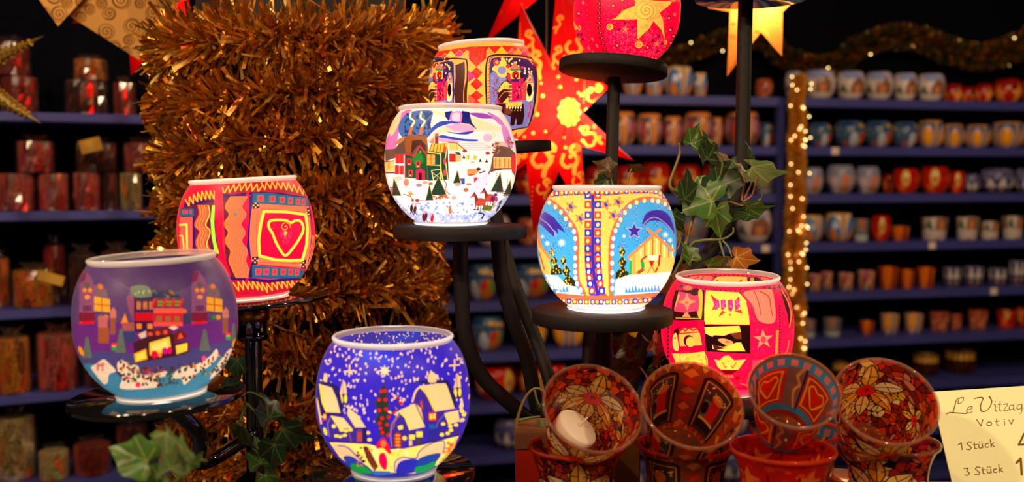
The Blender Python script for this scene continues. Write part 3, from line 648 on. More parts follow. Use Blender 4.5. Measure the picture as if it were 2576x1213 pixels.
        b.poly([(X(1075), 480), (X(1140), 480), (X(1130), 600), (X(1100), 660), (X(1070), 620)], (255, 220, 90)); b.ell(X(1100), 550, 26 * sx, 66, (16, 8, 12)); b.poly([(X(1070), 600), (X(1100), 650), (X(1140), 560), (X(1130), 640), (X(1095), 670), (X(1070), 650)], (255, 240, 190), True)
        b.poly([(X(1045), 480), (X(1110), 375), (X(1140), 470)], (244, 110, 90)); b.poly([(X(1068), 468), (X(1108), 400), (X(1126), 460)], (255, 220, 150)); b.poly([(X(1085), 460), (X(1108), 420), (X(1118), 455)], (226, 10, 60))
        b.rect(X(905), 355, X(1005), 440, (250, 190, 70)); b.line([(X(905), 345), (X(1005), 345)], 14, (40, 140, 90))
        b.poly([(X(895), 335), (X(950), 270), (X(1010), 335)], (250, 110, 90), False); b.circ(X(950), 272, 10, (250, 150, 50)); b.ell(X(958), 400, 36 * sx, 42, (180, 20, 30)); b.ell(X(960), 410, 20 * sx, 30, (60, 10, 20)); b.ell(X(962), 408, 10 * sx, 14, (230, 160, 60))
        b.poly([(X(858), 330), (X(880), 290), (X(905), 330), (X(900), 380), (X(870), 375)], (250, 180, 60)); b.ell(X(880), 310, 20 * sx, 20, (220, 20, 40)); b.poly([(X(868), 385), (X(900), 385), (X(915), 470), (X(880), 450)], (210, 20, 50))
        b.poly([(X(1010), 330), (X(1030), 300), (X(1050), 340), (X(1045), 380), (X(1015), 375)], (50, 40, 150)); b.ell(X(1030), 322, 20 * sx, 14, (226, 40, 40)); b.rect(X(1010), 385, X(1040), 465, (60, 10, 30)); b.rect(X(1010), 430, X(1040), 468, (220, 20, 60))
        b.line([(X(1100), 680), (X(1110), 740), (X(1085), 830)], 12, (226, 10, 80), True)
    castle(720, 1.0, 0)
    b.line([(665, 960), (665, 720), (655, 420), (670, 250), (720, 200), (880, 195), (1080, 215), (1155, 280), (1170, 500), (1150, 700), (1100, 900), (1060, 935), (900, 960)], 16, dk, True)
    b.line([(690, 960), (690, 720), (680, 420), (700, 265), (735, 222), (880, 212), (1070, 232), (1135, 290)], 9, (250, 150, 80), True)
    for i in range(22): b.line([(672, 280 + i * 30), (700, 270 + i * 30)], 5, (230, 40, 50) if i % 2 else (60, 20, 30))
    castle(12, 0.72, 0)
    b.poly([(345, 300), (440, 262), (450, 500), (440, 960), (330, 960), (345, 700), (335, 560), (348, 420)], (66, 30, 28), False)
    b.line([(90, 330), (140, 260), (300, 232), (420, 236), (462, 260), (468, 420), (455, 600), (465, 960)], 16, dk, True)
    b.line([(150, 275), (300, 250), (420, 254), (444, 280), (446, 430), (430, 600), (440, 960)], 8, (250, 160, 90), True)
    # right border and bottom
    b.poly([(1170, 260), (1205, 500), (1190, 760), (1110, 940), (1150, 760), (1185, 500)], (252, 150, 50), True); b.line([(1180, 300), (1196, 520), (1180, 740), (1105, 940)], 5, (220, 60, 30), True)
    b.poly([(480, 950), (900, 970), (1100, 930), (1040, 1040), (960, 1080), (500, 1080)], (252, 170, 70))
    for x in (560, 660, 760, 860, 960, 1040): b.poly([(x - 55, 1050), (x + 10, 980), (x + 20, 1050)], (228, 40, 30))
    b.rect(0, 1055, 1375, 1213, (228, 40, 30))
    return b.soft()

def print_nativity():
    b = Board((1330, 440, 1720, 820), 1245, 1213, (255, 206, 96))
    b.speckle(60, 100, 1180, 1050, 900, [(255, 226, 130), (255, 190, 80), (255, 214, 110)], 5, 11)
    red = (240, 60, 40); org = (244, 104, 60); blu = (22, 40, 200); nv = (58, 36, 160); sky = (60, 166, 236); cr = (255, 240, 150)
    # right panel
    rp = [(690, 980), (672, 820), (672, 600), (690, 470), (750, 340), (830, 240), (950, 205), (1080, 225), (1160, 300), (1200, 500), (1190, 700), (1130, 860), (1060, 960), (850, 985)]
    rpc = catmull(rp, True, 6)
    b.line(rpc + rpc[:1], 62, org); b.poly(rpc, sky); 
    lp = [(30, 300), (130, 215), (230, 270), (310, 370), (370, 480), (372, 700), (380, 850), (430, 980), (260, 960), (120, 830), (40, 620)]
    lpc = catmull(lp, True, 6)
    b.line(lpc + lpc[:1], 62, org); b.poly(lpc, sky)
    for (x0, x1, y0, y1) in ((700, 1150, 250, 620), (90, 340, 270, 640)):
        for _ in range(70):
            x, y = b.r.uniform(x0, x1), b.r.uniform(y0, y1)
            b.ell(x, y, 9, 14, (20, 90, 200), b.r.uniform(-.6, .6), 9); b.ell(x, y, 5, 10, (140, 206, 250), b.r.uniform(-.6, .6), 8)
    for x, y, r in ((765, 492, 18), (1100, 480, 28), (1135, 525, 24), (148, 550, 24), (265, 545, 34), (110, 495, 18)):
        b.circ(x, y, r, (120, 190, 246)); b.circ(x, y, r * .55, (255, 226, 220))
    # comet and star
    cm = [(915, 410), (930, 330), (980, 290), (1070, 285), (1130, 330), (1165, 420), (1165, 470), (1120, 420), (1060, 375), (980, 370)]
    b.poly(cm, nv, True); b.line([(915, 410), (960, 360), (1020, 342), (1100, 390), (1160, 460)], 6, (190, 180, 230), True)
    b.star(848, 450, 72, (190, 200, 240), 5, .45); b.star(848, 450, 60, nv, 5, .45)
    b.poly([(70, 340), (130, 295), (200, 340), (250, 400), (295, 465), (230, 430), (240, 480), (205, 440), (205, 500), (140, 440), (75, 380)], nv); b.line([(95, 350), (150, 390), (210, 460), (215, 495)], 6, (190, 180, 230))
    # stable right
    b.poly([(810, 650), (1010, 480), (1165, 650), (1180, 780), (810, 810)], (255, 196, 96))
    for i in range(9): b.line([(900 + i * 32, 560 - (70 if 2 < i < 6 else 30 if i in (2, 6) else 0)), (900 + i * 32, 660)], 9, (190, 90, 30) if i % 2 else (255, 250, 190))
    b.line([(805, 660), (1060, 435)], 22, (252, 140, 80)); b.line([(955, 435), (1165, 610)], 22, (252, 140, 80))
    b.line([(845, 650), (845, 800)], 26, (250, 160, 80)); b.poly([(810, 690), (830, 685), (828, 800), (808, 805)], (30, 180, 80))
    b.poly([(960, 650), (1060, 640), (1040, 680), (1000, 690), (955, 680)], (255, 250, 200)); b.poly([(965, 690), (1010, 690), (985, 740)], (220, 20, 30)); b.line([(955, 785), (1000, 715)], 5, (150, 20, 20)); b.line([(1010, 785), (985, 715)], 5, (150, 20, 20))
    b.line([(945, 655), (905, 690), (920, 745), (870, 785)], 12, (150, 20, 20), True); b.poly([(905, 690), (925, 700), (930, 745), (905, 748)], (20, 160, 70), True); b.line([(930, 760), (880, 795)], 8, (60, 10, 20))
    b.line([(1050, 650), (1045, 720), (1020, 775)], 14, (170, 20, 20), True); b.line([(1030, 690), (1045, 780)], 8, (255, 190, 90))
    # stable left (edge)
    b.poly([(60, 500), (170, 660), (200, 780), (150, 830), (100, 760)], (252, 190, 90)); b.line([(70, 450), (90, 560), (175, 680)], 18, (252, 130, 70)); b.poly([(165, 690), (185, 680), (200, 790), (185, 780)], (20, 180, 160))
    b.line([(85, 620), (125, 760)], 8, (150, 70, 20)); 
    # firs
    for x, y, s in ((752, 580, 1.0), (185, 590, .82), (280, 655, .95)):
        ln = 22 * s if x < 400 else 0
        for i, (w, h) in enumerate(((30, 70), (40, 85), (50, 100))):
            yy = y + i * 78 * s; xx = x + ln * i
            pts = [(xx, yy - 6), (xx + w * .8 * s, yy + h * .45 * s), (xx + w * .35 * s, yy + h * .95 * s), (xx - w * .35 * s, yy + h * .95 * s), (xx - w * .8 * s, yy + h * .45 * s)]
            b.line(pts, 10, (130, 190, 240), closed=True)
        for i, (w, h) in enumerate(((30, 70), (40, 85), (56, 100))):
            yy = y + i * 78 * s; xx = x + ln * i
            b.poly([(xx, yy - 6), (xx + w * .9 * s, yy + h * .5 * s), (xx + w * (.35 if i < 2 else 1) * s, yy + h * s), (xx - w * (.35 if i < 2 else 1) * s, yy + h * s), (xx - w * .9 * s, yy + h * .5 * s)], (34, 40, 16))
            for _ in range(9): b.ell(xx + b.r.uniform(-w * .55, w * .55) * s, yy + b.r.uniform(.2, .95) * h * s, 5, 8, (244, 206, 60), n=8)
    # snow and ice
    b.poly([(700, 840), (800, 805), (1000, 795), (1170, 770), (1130, 880), (1060, 960), (850, 980), (690, 980)], (255, 250, 240)); b.poly([(130, 800), (230, 810), (300, 880), (380, 900), (430, 980), (270, 960), (170, 880)], (255, 250, 240))
    for x0, n, y0, y1 in ((770, 11, 948, 890), (190, 5, 945, 900)):
        for i in range(n): b.poly([(x0 + i * 26, y0 - i), (x0 + 10 + i * 26, y1 + b.r.uniform(-15, 20) - i * 1.5), (x0 + 30 + i * 26, y0 - i)], (60, 140, 220))
    # beads along the arches
    for path in (rpc, lpc):
        d = 0; last = path[0]
        for p in path:
            d += math.hypot(p[0] - last[0], p[1] - last[1]); last = p
            if d > 46:
                d = 0; b.ell(p[0], p[1], 19, 24, (30, 70, 200)); b.ell(p[0], p[1], 16, 21, (255, 240, 160) if p[1] < 420 else (255, 250, 230), n=12)  # lower beads drawn whiter, the flame's bleaching painted in
    # middle ribbon and the borders
    mid = catmull([(515, 110), (515, 400), (515, 650), (530, 850), (575, 1045)], False, 8)
    b.line(mid, 120, (255, 206, 96)); 
    for side in (-1, 1):
        n = 17
        for i in range(n):
            t = (i + .5) / n; p = mid[int(t * (len(mid) - 1))]
            b.rect(p[0] + side * 40 - 26, p[1] - 29, p[0] + side * 40 + 26, p[1] + 29, blu if (i + (side > 0)) % 2 else red)
            b.rect(p[0] + side * 40 - 26, p[1] - 31, p[0] + side * 40 + 26, p[1] - 27, (120, 40, 170))
            b.ell(p[0] + side * 40, p[1], 13, 18, (255, 236, 120) if t < .6 else (255, 250, 230), b.r.uniform(-.3, .3), 10)  # ribbon beads also whiten downwards, flame light put into their colour
    b.line(mid, 26, nv)
    def border(p, w):
        pts = catmull(p, False, 12)
        L = 0; last = pts[0]; i = 0
        for q in pts:
            L += math.hypot(q[0] - last[0], q[1] - last[1]); last = q
            if L > 34:
                L = 0; i += 1
                b.rect(q[0] - 19, q[1] - w, q[0] + 19, q[1] + w, red if i % 2 else blu); b.ell(q[0], q[1], 12, w * .62, (255, 236, 110), n=10)
    border([(150, 165), (250, 145), (480, 135), (640, 140), (800, 128), (1000, 128), (1090, 165)], 24)
    b.line([(190, 125), (500, 105), (1020, 100), (1080, 140)], 14, (60, 40, 190), True)
    b.line([(230, 965), (450, 985), (700, 985), (1030, 960)], 34, org, True)
    border([(240, 1005), (400, 1020), (600, 1020), (800, 1020), (1010, 1000)], 20)
    for x, y in ((338, 255), (415, 352), (620, 240), (718, 218), (680, 325)):
        b.star(x, y, 50, (150, 40, 30), 5, .45, -1.2); b.star(x, y, 43, (250, 150, 70), 5, .45, -1.2); b.ell(x, y, 13, 20, (30, 60, 200), -.5)
    b.rect(0, 1045, 1245, 1213, (240, 230, 255))
    return b.soft()

def print_patchwork():
    b = Board((1640, 660, 2020, 1000), 1356, 1213, (246, 14, 84))
    yl = (255, 228, 90); dk = (50, 8, 14); org = (255, 130, 100); pk = (248, 60, 110)
    b.speckle(80, 150, 1290, 1150, 500, [(255, 40, 100), (236, 6, 70)], 5, 14)
    for i in range(22):
        x = 240 + i * 44; y = 195 + 55 * math.sin(math.pi * (i / 21)) 
        b.poly([(x, y + 30), (x + 26, y - 14), (x + 44, y + 34)], (110, 20, 60) if i % 2 else (40, 70, 70))
    b.line([(235, 195), (450, 240), (700, 265), (950, 235), (1130, 175)], 8, (250, 30, 90), True)
    # row 1
    b.poly([(190, 250), (470, 250), (470, 520), (170, 520)], dk)
    b.poly([(240, 260), (440, 300), (440, 470), (200, 440)], pk); b.star(315, 355, 85, (255, 150, 100), 4, .38, -1.6); b.circ(313, 362, 13, (240, 90, 90))
    b.ell(320, 230, 40, 22, (255, 120, 90)); b.poly([(340, 270), (400, 230), (430, 270), (380, 300)], (60, 10, 20), True); b.poly([(415, 260), (455, 270), (445, 500), (410, 470), (425, 380)], (190, 190, 60), True)
    b.poly([(240, 260), (250, 300), (215, 400), (195, 430)], (255, 170, 80)); b.poly([(270, 490), (310, 440), (350, 495)], (255, 150, 100)); b.poly([(325, 450), (400, 435), (410, 500), (360, 490)], (50, 8, 16)); b.line([(215, 500), (440, 505)], 8, (200, 190, 70)); b.poly([(205, 460), (250, 455), (225, 490)], (50, 8, 16))
    b.poly([(485, 250), (640, 262), (780, 270), (850, 350), (880, 480), (880, 560), (470, 555), (470, 420)], yl)
    b.poly([(525, 285), (590, 340), (590, 400), (535, 435), (560, 380)], (200, 30, 40)); b.poly([(760, 330), (780, 305), (790, 345), (760, 360)], (190, 30, 50))
    for x in (582, 640, 705, 765): b.poly([(x - 24, 340), (x + 18, 335), (x + 26, 400), (x + 8, 445 if x == 705 else 420), (x - 18, 430)], (196, 10, 150)); b.speckle(x - 16, 350, x + 16, 415, 9, [(255, 150, 220)], 4, 5)
    b.poly([(630, 430), (660, 450), (600, 490)], (200, 60, 40)); b.poly([(740, 435), (800, 425), (815, 465), (770, 450)], (200, 60, 40)); b.line([(690, 470), (710, 480), (700, 460)], 5, (160, 40, 40))
    b.line([(850, 360), (875, 480), (880, 560)], 7, (200, 20, 60), True)
    b.poly([(820, 280), (900, 250), (1040, 240), (1090, 280), (1105, 530), (960, 525), (900, 380)], (255, 134, 116), True)
    b.line([(915, 255), (955, 350), (980, 475)], 7, (150, 20, 40), True); b.line([(960, 255), (1050, 310), (1065, 400), (1085, 485)], 7, (150, 20, 40), True); b.line([(890, 560), (980, 545), (1060, 590), (1140, 600)], 7, (210, 10, 50), True)
    # row 2
    b.line([(165, 515), (470, 535), (480, 720), (480, 800)], 10, (120, 0, 30)); b.poly([(160, 530), (460, 530), (470, 800), (180, 800)], (250, 0, 70))
    b.poly([(195, 620), (235, 580), (240, 650), (200, 655)], (40, 4, 10)); b.poly([(190, 660), (220, 640), (240, 780), (205, 790), (185, 740)], (255, 220, 110), True); b.poly([(240, 650), (280, 590), (400, 590), (430, 640), (450, 745), (250, 755)], (255, 190, 90))
    b.line([(245, 620), (270, 595), (300, 615), (330, 590), (365, 610), (400, 600)], 14, (250, 20, 60), True); b.line([(250, 640), (420, 625)], 9, (180, 10, 40)); b.ell(330, 705, 46, 52, (80, 4, 16)); b.ell(345, 715, 40, 46, (255, 206, 90)); b.circ(208, 680, 8, (160, 40, 40))
    for i in range(8): b.line([(250 + i * 22, 575), (246 + i * 22, 590)], 7, (120, 0, 40))
    b.poly([(470, 560), (880, 565), (885, 820), (490, 800)], (30, 6, 10)); b.poly([(470, 580), (785, 570), (800, 630), (700, 640), (650, 660), (555, 655), (545, 670), (480, 640)], yl); b.poly([(700, 640), (800, 625), (805, 690), (750, 690)], (110, 50, 30)); b.poly([(540, 740), (640, 760), (760, 720), (800, 720), (840, 800), (660, 800), (545, 780)], yl); b.poly([(545, 735), (640, 768), (680, 765), (560, 790)], (90, 20, 20))
    b.poly([(590, 695), (650, 685), (730, 715), (700, 740), (650, 738)], (255, 170, 110), True); b.ell(678, 715, 22, 8, (220, 90, 40), .1)
    b.star(1000, 690, 95, (255, 150, 110), 5, .38, -1.62); b.ell(1000, 695, 24, 30, pk)
    b.line([(885, 560), (885, 850)], 7, (200, 10, 40)); b.line([(890, 850), (1080, 855)], 7, (200, 10, 40)); b.poly([(1115, 610), (1140, 605), (1130, 830), (1105, 840)], (210, 140, 60))
    for i in range(16): b.poly([(1145, 380 + i * 30), (1160, 395 + i * 30), (1142, 405 + i * 30)], (70, 30, 30))
    # row 3
    b.poly([(180, 820), (470, 795), (500, 870), (505, 1000), (240, 960)], yl); b.speckle(200, 830, 480, 940, 60, [(255, 240, 150), (250, 200, 70)], 6, 16); b.poly([(270, 930), (310, 900), (345, 920), (385, 895), (415, 930), (350, 990)], (240, 50, 120), True); b.line([(185, 810), (300, 815), (470, 795)], 9, (160, 10, 50), True)
    for i in range(12): b.circ(480 + i * 2, 830 + i * 14, 5, (180, 60, 30))
    b.poly([(560, 870), (605, 880), (650, 840), (690, 838), (740, 880), (845, 870), (780, 960), (740, 985), (640, 985), (590, 940)], (255, 226, 90)); b.line([(635, 900), (660, 950), (690, 895), (725, 950), (755, 900)], 6, (170, 60, 50)); b.ell(690, 930, 20, 32, (255, 236, 110)); b.poly([(610, 965), (770, 968), (720, 1005), (660, 1005)], (120, 4, 20))
    for x in (625, 660, 690, 720): b.circ(x, 1025, 14, (255, 120, 60))
    b.circ(768, 1040, 30, (230, 10, 50)); b.circ(768, 1040, 18, (170, 4, 40)); b.line([(885, 860), (860, 970), (800, 1085)], 10, (210, 10, 50), True)
    b.poly([(900, 880), (1060, 870), (1080, 1000), (900, 1040)], (250, 70, 110)); b.star(960, 930, 50, (255, 130, 90), 6, .4)
    b.line([(800, 1090), (880, 1110), (900, 1080)], 12, (255, 120, 80), True)
    # sides
    b.poly([(75, 520), (155, 525), (160, 780), (215, 960), (190, 930), (110, 760)], (252, 4, 70)); 
    for i in range(10): b.poly([(140, 540 + i * 36), (160, 555 + i * 36), (138, 570 + i * 36)], (60, 10, 30))
    b.poly([(110, 330), (180, 200), (235, 150), (190, 330), (130, 350)], (252, 20, 60))
    b.poly([(1150, 240), (1210, 280), (1265, 500), (1235, 600), (1220, 480), (1180, 340)], (60, 20, 30)); b.line([(1165, 250), (1220, 350), (1250, 470), (1235, 580)], 12, (255, 130, 60), True); b.line([(1230, 700), (1220, 780), (1190, 830)], 10, (255, 130, 60), True)
    b.line([(600, 1130), (1000, 1130)], 12, (200, 0, 40)); b.rect(0, 1150, 1356, 1213, (255, 60, 130))
    return b.soft()

def print_pink_star():
    b = Board((1390, -200, 1740, 230), 1846, 2268, (246, 0, 66))    # the upper part lies above the picture
    O = 1055                                                        # rows of the crop that starts at the picture's top edge
    yl = (255, 200, 84); dk = (56, 2, 26); pk = (250, 60, 120)
    for _ in range(1500):
        x, y = b.r.uniform(650, 1560), O + b.r.uniform(-500, 760)
        b.ell(x, y, b.r.uniform(6, 16), b.r.uniform(4, 8), b.r.choice([(252, 40, 120), (250, 70, 140), (226, 0, 84), (252, 30, 96)]), b.r.uniform(0, 3), 7)
    for _ in range(600):
        b.circ(b.r.uniform(800, 1500), O + b.r.uniform(420, 740), b.r.uniform(4, 7), b.r.choice([(190, 0, 60), (255, 110, 160)]))
    for _ in range(220):
        b.ell(b.r.uniform(290, 640), O + b.r.uniform(-500, 780), b.r.uniform(6, 16), b.r.uniform(4, 8), b.r.choice([(252, 40, 110), (226, 0, 70)]), b.r.uniform(0, 3), 7)
    b.poly([(430, O - 600), (650, O - 600), (650, O + 200), (690, O + 500), (760, O + 760), (620, O + 760), (480, O + 560), (430, O)], (250, 0, 50))
    edge = catmull([(620, O - 600), (610, O - 100), (625, O + 100), (620, O + 300), (650, O + 500), (720, O + 720), (770, O + 790)], False, 6)
    for i, (x, y) in enumerate(edge[::2]):
        b.poly([(x - 45, y + 10), (x + 15, y - 32), (x + 22, y + 24)], dk); b.ell(x, y, 9, 12, (240, 120, 110), .6, 8)
    edge2 = catmull([(470, O - 600), (455, O), (460, O + 200), (490, O + 430), (480, O + 600), (560, O + 760)], False, 5)
    for i, (x, y) in enumerate(edge2[::2]): b.line([(x - 22, y - 16), (x + 24, y + 2), (x - 14, y + 18)], 7, (140, 0, 44)); b.circ(x, y, 6, (250, 110, 110))
    for x, y in ((530, 520), (590, 610), (540, 700), (590, 770), (650, 780), (480, 640)): b.ell(x, O + y, 14, 28, (255, 90, 110), -.5)
    # the curling star
    out = [(740, 270), (830, 235), (940, 130), (1090, 70), (1080, -60), (1150, -240), (1230, -60), (1330, 0), (1500, 10), (1610, 0), (1560, 70), (1430, 170), (1470, 260), (1488, 420), (1500, 560), (1475, 500), (1440, 400), (1340, 290), (1290, 380), (1160, 500), (1150, 560), (1120, 500), (1120, 260), (860, 265)]
    out = [(x, O + y) for x, y in out]
    b.poly(out, yl); b.line(out, 12, (214, 10, 40), closed=True)
    for _ in range(46):
        t = b.r.uniform(0, 6.28); q = b.r.uniform(.4, 1)
        x, y = 1240 + 330 * q * math.cos(t), O + 140 + 240 * q * math.sin(t)
        if abs(b.a[int(min(max(y, 0), b.h - 1)), int(min(max(x, 0), b.w - 1)), 1] - 200 / 255) < .05: b.swirl(x, y, b.r.uniform(20, 38), (246, 150, 90), 6, 1.6, b.r.uniform(0, 6))
    b.ell(1245, O + 140, 150, 125, (250, 160, 90)); b.ell(1245, O + 140, 138, 113, (255, 206, 90)); b.swirl(1245, O + 138, 110, (236, 120, 80), 11, 2.2, .3)
    for x, y, r, s in ((760, 355, 44, 1), (1145, 590, 50, 1), (1495, 560, 34, .8), (355, 370, 34, .6), (1600, -10, 30, 1)):
        b.ell(x, O + y, r * s + 10, r + 12, (214, 10, 40)); b.ell(x, O + y, r * s, r, yl); b.swirl(x, O + y, r * .8, (200, 30, 40), 9, 1.5, 2.0, s)
    b.poly([(262, O + 240), (300, O + 320), (340, O + 380), (300, O + 400), (265, O + 390)], (255, 190, 90))
    for x, y, r in ((965, 390, 62), (1385, 585, 52), (405, 35, 40), (1620, 190, 34), (360, 520, 34)): b.star(x, O + y, r, (255, 120, 90), 5, .36, -1.45, 1 if x > 600 else .6)
    for x, y in ((960, 310), (880, 390), (1065, 365), (1410, 480), (1330, 540), (1455, 580), (1395, 680), (340, 460), (380, 460), (400, 520)): b.ell(x, O + y, 18, 24, (110, 4, 60), .5, 9)
    for x, y in ((803, 75), (925, 5), (860, 605), (1262, 630), (1545, 240), (1565, 395), (345, 180), (1605, 480), (1570, 570), (1535, 650), (1480, 730), (800, -200), (950, -340)):
        b.star(x, O + y, 46, (130, 0, 44), 8, .5); b.circ(x, O + y, 15, (255, 150, 110))
    # border at the foot
    for i in range(16):
        x = 790 + i * 44; y = O + 775 + 8 * math.sin(i)
        b.line([(x - 16, y - 34), (x + 8, y + 10), (x - 10, y + 40)], 12, dk if i < 6 else (170, 0, 50), True); b.ell(x + 4, y, 10, 20, (255, 110, 100), .4, 8)
    b.rect(0, O + 840, 1846, 2268, (250, 10, 70))
    return b.soft()
# ------------------------------------------------------------------ shared materials
M_black = plain('black_iron', rgb(24, 18, 17), 0.62, 0.0, 0.25, 60, 0.15, 0.25)
M_gloss = plain('black_gloss', rgb(16, 15, 17), 0.10, 0.0, coat=1.0)
M_clear = clear_glass('clear_rim_glass', (0.93, 0.93, 0.95, 1), 0.8, 0.05, (0.95, 0.93, 0.92, 1))
M_shelf = plain('navy_shelf_paint', rgb(66, 68, 150), 0.45, 0.0, 0.12, 18)
M_wall = plain('dark_navy_cloth', rgb(7, 7, 18), 0.9, 0.0, 0.2, 6, 0.0, 0.05)
M_floor = plain('floor_boards', rgb(46, 34, 28), 0.7, 0.0, 0.3, 9)
M_counter = plain('counter_cloth', rgb(24, 20, 30), 0.8, 0.0, 0.2, 30)

# ------------------------------------------------------------------ the room
def structure(name, me, mat):
    return tag(link(name, me, None, mat), kind='structure')
structure('floor', box('floor', -3.2, 4.2, -1.2, 5.4, -0.05, 0.0), M_floor)
structure('ceiling', box('ceiling', -3.2, 4.2, -1.2, 5.4, 2.7, 2.75), M_wall)
structure('wall_back', box('wall_back', -3.2, 4.2, 5.3, 5.4, 0.0, 2.7), M_wall)
structure('wall_left', box('wall_left', -3.3, -3.2, -1.2, 5.4, 0.0, 2.7), M_wall)

# ------------------------------------------------------------------ lit globes
GR = 0.0575
def prof_r(t):                                  # t = height over the middle, in radii
    a, n = (1.08, 2.4) if t > 0 else (1.04, 2.0)
    return max(0.0, 1 - (abs(t) / a) ** n) ** (1 / n)
T0, T1 = -0.87, 0.79
GLOBES = {}
def globe(key, label, cx, cy, rpx, board, power, lamp_t=-0.2, tilt=0.0, lamp_col=(1.0, 0.86, 0.66), lean=0.0):
    z = F * GR / (rpx * math.cos(math.atan((cx - FW / 2) / F)))      # a round thing off the axis looks wider
    c = P(cx, cy, z)
    d = CAM - c; yaw = math.atan2(d.x, -d.y)    # local -y turns to the camera
    M = Matrix.Translation(c) @ Matrix.Rotation(yaw, 4, 'Z') @ Matrix.Rotation(math.radians(-tilt), 4, 'Y') @ Matrix.Rotation(math.radians(lean), 4, 'X')
    base = Vector((0, 0, -0.925 * GR))
    # print
    TW, TH = 1400, 760
    u = (np.arange(TW) + .5) / TW; v = 1 - (np.arange(TH) + .5) / TH
    lon = (u - .5) * math.pi; h = T0 + v * (T1 - T0)
    r = np.array([prof_r(t) for t in h]) * GR
    loc = np.empty((TH, TW, 4)); loc[..., 3] = 1
    loc[..., 0] = r[:, None] * np.sin(lon)[None]; loc[..., 1] = -r[:, None] * np.cos(lon)[None]; loc[..., 2] = (h * GR)[:, None]
    wpt = (loc.reshape(-1, 4) @ np.array(M).T)[:, :3]
    arr = board.take(project(wpt)).reshape(TH, TW, 3)
    mat = printed(key + '_paint', arr, 0.62, 0.0, 0.42, 'REPEAT', 1.35)
    root = empty('lit_glass_globe', (0, 0, 0), label, 'candle globe', 'lit glass globes on the black stands')
    root.matrix_world = M @ Matrix.Translation(base)
    prof = [(prof_r(T0 + (T1 - T0) * i / 36) * GR, (T0 + (T1 - T0) * i / 36) * GR - base.z) for i in range(37)]
    link('painted_bowl', lathe('painted_bowl', prof, 88, 2.0, 0.0, lambda zz: ((zz + base.z) / GR - T0) / (T1 - T0)), root, mat)
    rt = prof_r(T1) * GR; zt = T1 * GR - base.z
    rim = [(rt - .0004, zt - .0004), (rt + .0006, zt + .0010), (rt + .0012, zt + .0024), (rt + .0010, zt + .0036), (rt - .0002, zt + .0043), (rt - .0016, zt + .0040)]
    link('rim', lathe('rim', rim, 72), root, M_clear)
    rb = prof_r(T0) * GR; zb = T0 * GR - base.z
    foot = [(0.0005, 0.0), (rb - .002, 0.0), (rb + .0006, .0008), (rb + .0012, zb - .001), (rb, zb + .0005)]
    link('foot', lathe('foot', foot, 72), root, M_clear)
    l = lamp('globe_flame_light', (0, 0, 0), power, lamp_col, 0.012)
    l.parent = root; l.location = (0, 0, lamp_t * GR - base.z)
    GLOBES[key] = (M @ base, z, M)
    return root
globe('purple_city', 'large violet glass globe with a lit city shop scene and snow crowd', 395, 810, 209, print_purple_city(), 0.17, -0.3, tilt=2.5)
globe('heart', 'red and orange glass globe with a yellow-outlined heart panel', 622, 592, 174, print_heart(), 0.25, -0.1, tilt=3)
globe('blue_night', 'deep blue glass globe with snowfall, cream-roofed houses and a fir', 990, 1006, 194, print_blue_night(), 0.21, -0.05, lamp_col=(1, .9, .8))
globe('winter_village', 'white glass globe with winter village and sleigh, glowing brightest of all', 1134, 412, 166, print_winter_village(), 0.19, -0.35, lamp_col=(1, .9, .78))
globe('castle', 'orange glass globe with castle panels, behind the white village globe', 1218, 232, 139, print_castle(), 0.25, -0.1, tilt=3.5)
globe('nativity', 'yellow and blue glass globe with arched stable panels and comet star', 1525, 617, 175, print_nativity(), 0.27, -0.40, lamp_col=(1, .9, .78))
globe('patchwork', 'pink glass globe with yellow and black patchwork squares behind the votive cups', 1828, 832, 168, print_patchwork(), 0.22, 0.0, lean=2)
globe('pink_star', 'crimson glass globe with a curling yellow star, cut by the top edge', 1576, 36, 135, print_pink_star(), 0.165, -0.1, tilt=-4, lean=-4.5)

# ------------------------------------------------------------------ black stands
def plate_mesh(r, th):
    return lathe('plate', [(0.0004, -th), (r - .0008, -th), (r, -th + .0008), (r, -.0008), (r - .0008, 0), (0.0004, 0)], 72)
def plate(parent, key, r=0.0585, th=0.011, mat=None, shift=(0, 0, 0), tilt=None):
    b, z, M = GLOBES[key]
    o = link('plate', plate_mesh(r, th), parent, mat or M_black)
    R = M.to_3x3().to_4x4() if tilt is None else Matrix.Rotation(math.radians(tilt), 4, 'Y')
    o.matrix_local = Matrix.Translation(Vector(b) + Vector(shift) - parent.location) @ R @ Matrix.Translation((0, 0, -0.0002))
    return o
stand = empty('candle_tree_stand', (P(1440, 1300, .95).x, P(1440, 1300, .95).y, 0), 'black iron candle stand with curved tube arms and round plates', 'candle stand')
def st(name, me, mat=M_black, parent=None):
    p = parent or stand
    o = link(name, me, p, mat); o.matrix_parent_inverse = Matrix.Translation(-p.location)
    return o
for k, sh, tl in (('winter_village', (0.008, 0, 0), 0), ('castle', (0.008, 0, 0), None), ('nativity', (-0.003, 0, 0), 0), ('pink_star', (-0.010, 0, 0), None)):
    plate(stand, k, 0.0585, 0.011, M_black, sh, tl)
plate(stand, 'patchwork', 0.060, 0.010, M_black)
top = link('plate', plate_mesh(0.0585, 0.009), stand, M_gloss); top.location = P(1890, -22, 1.03) - stand.location
hub = (1440, 1290, .95)
def arm(pts, r, k=8):
    st('arm', tube('arm', [P(*p) for p in pts], r, 14, True, k))
arm([(1158, 590, .866), (1160, 720, .868), (1172, 850, .872), (1215, 950, .885), (1300, 1030, .90), (1370, 1100, .92), (1425, 1230, .945), hub], .0068)
arm([(1252, 588, .880), (1262, 700, .885), (1292, 810, .89), (1325, 900, .90), (1345, 1000, .91), (1375, 1120, .93), (1425, 1240, .945), hub], .0068)
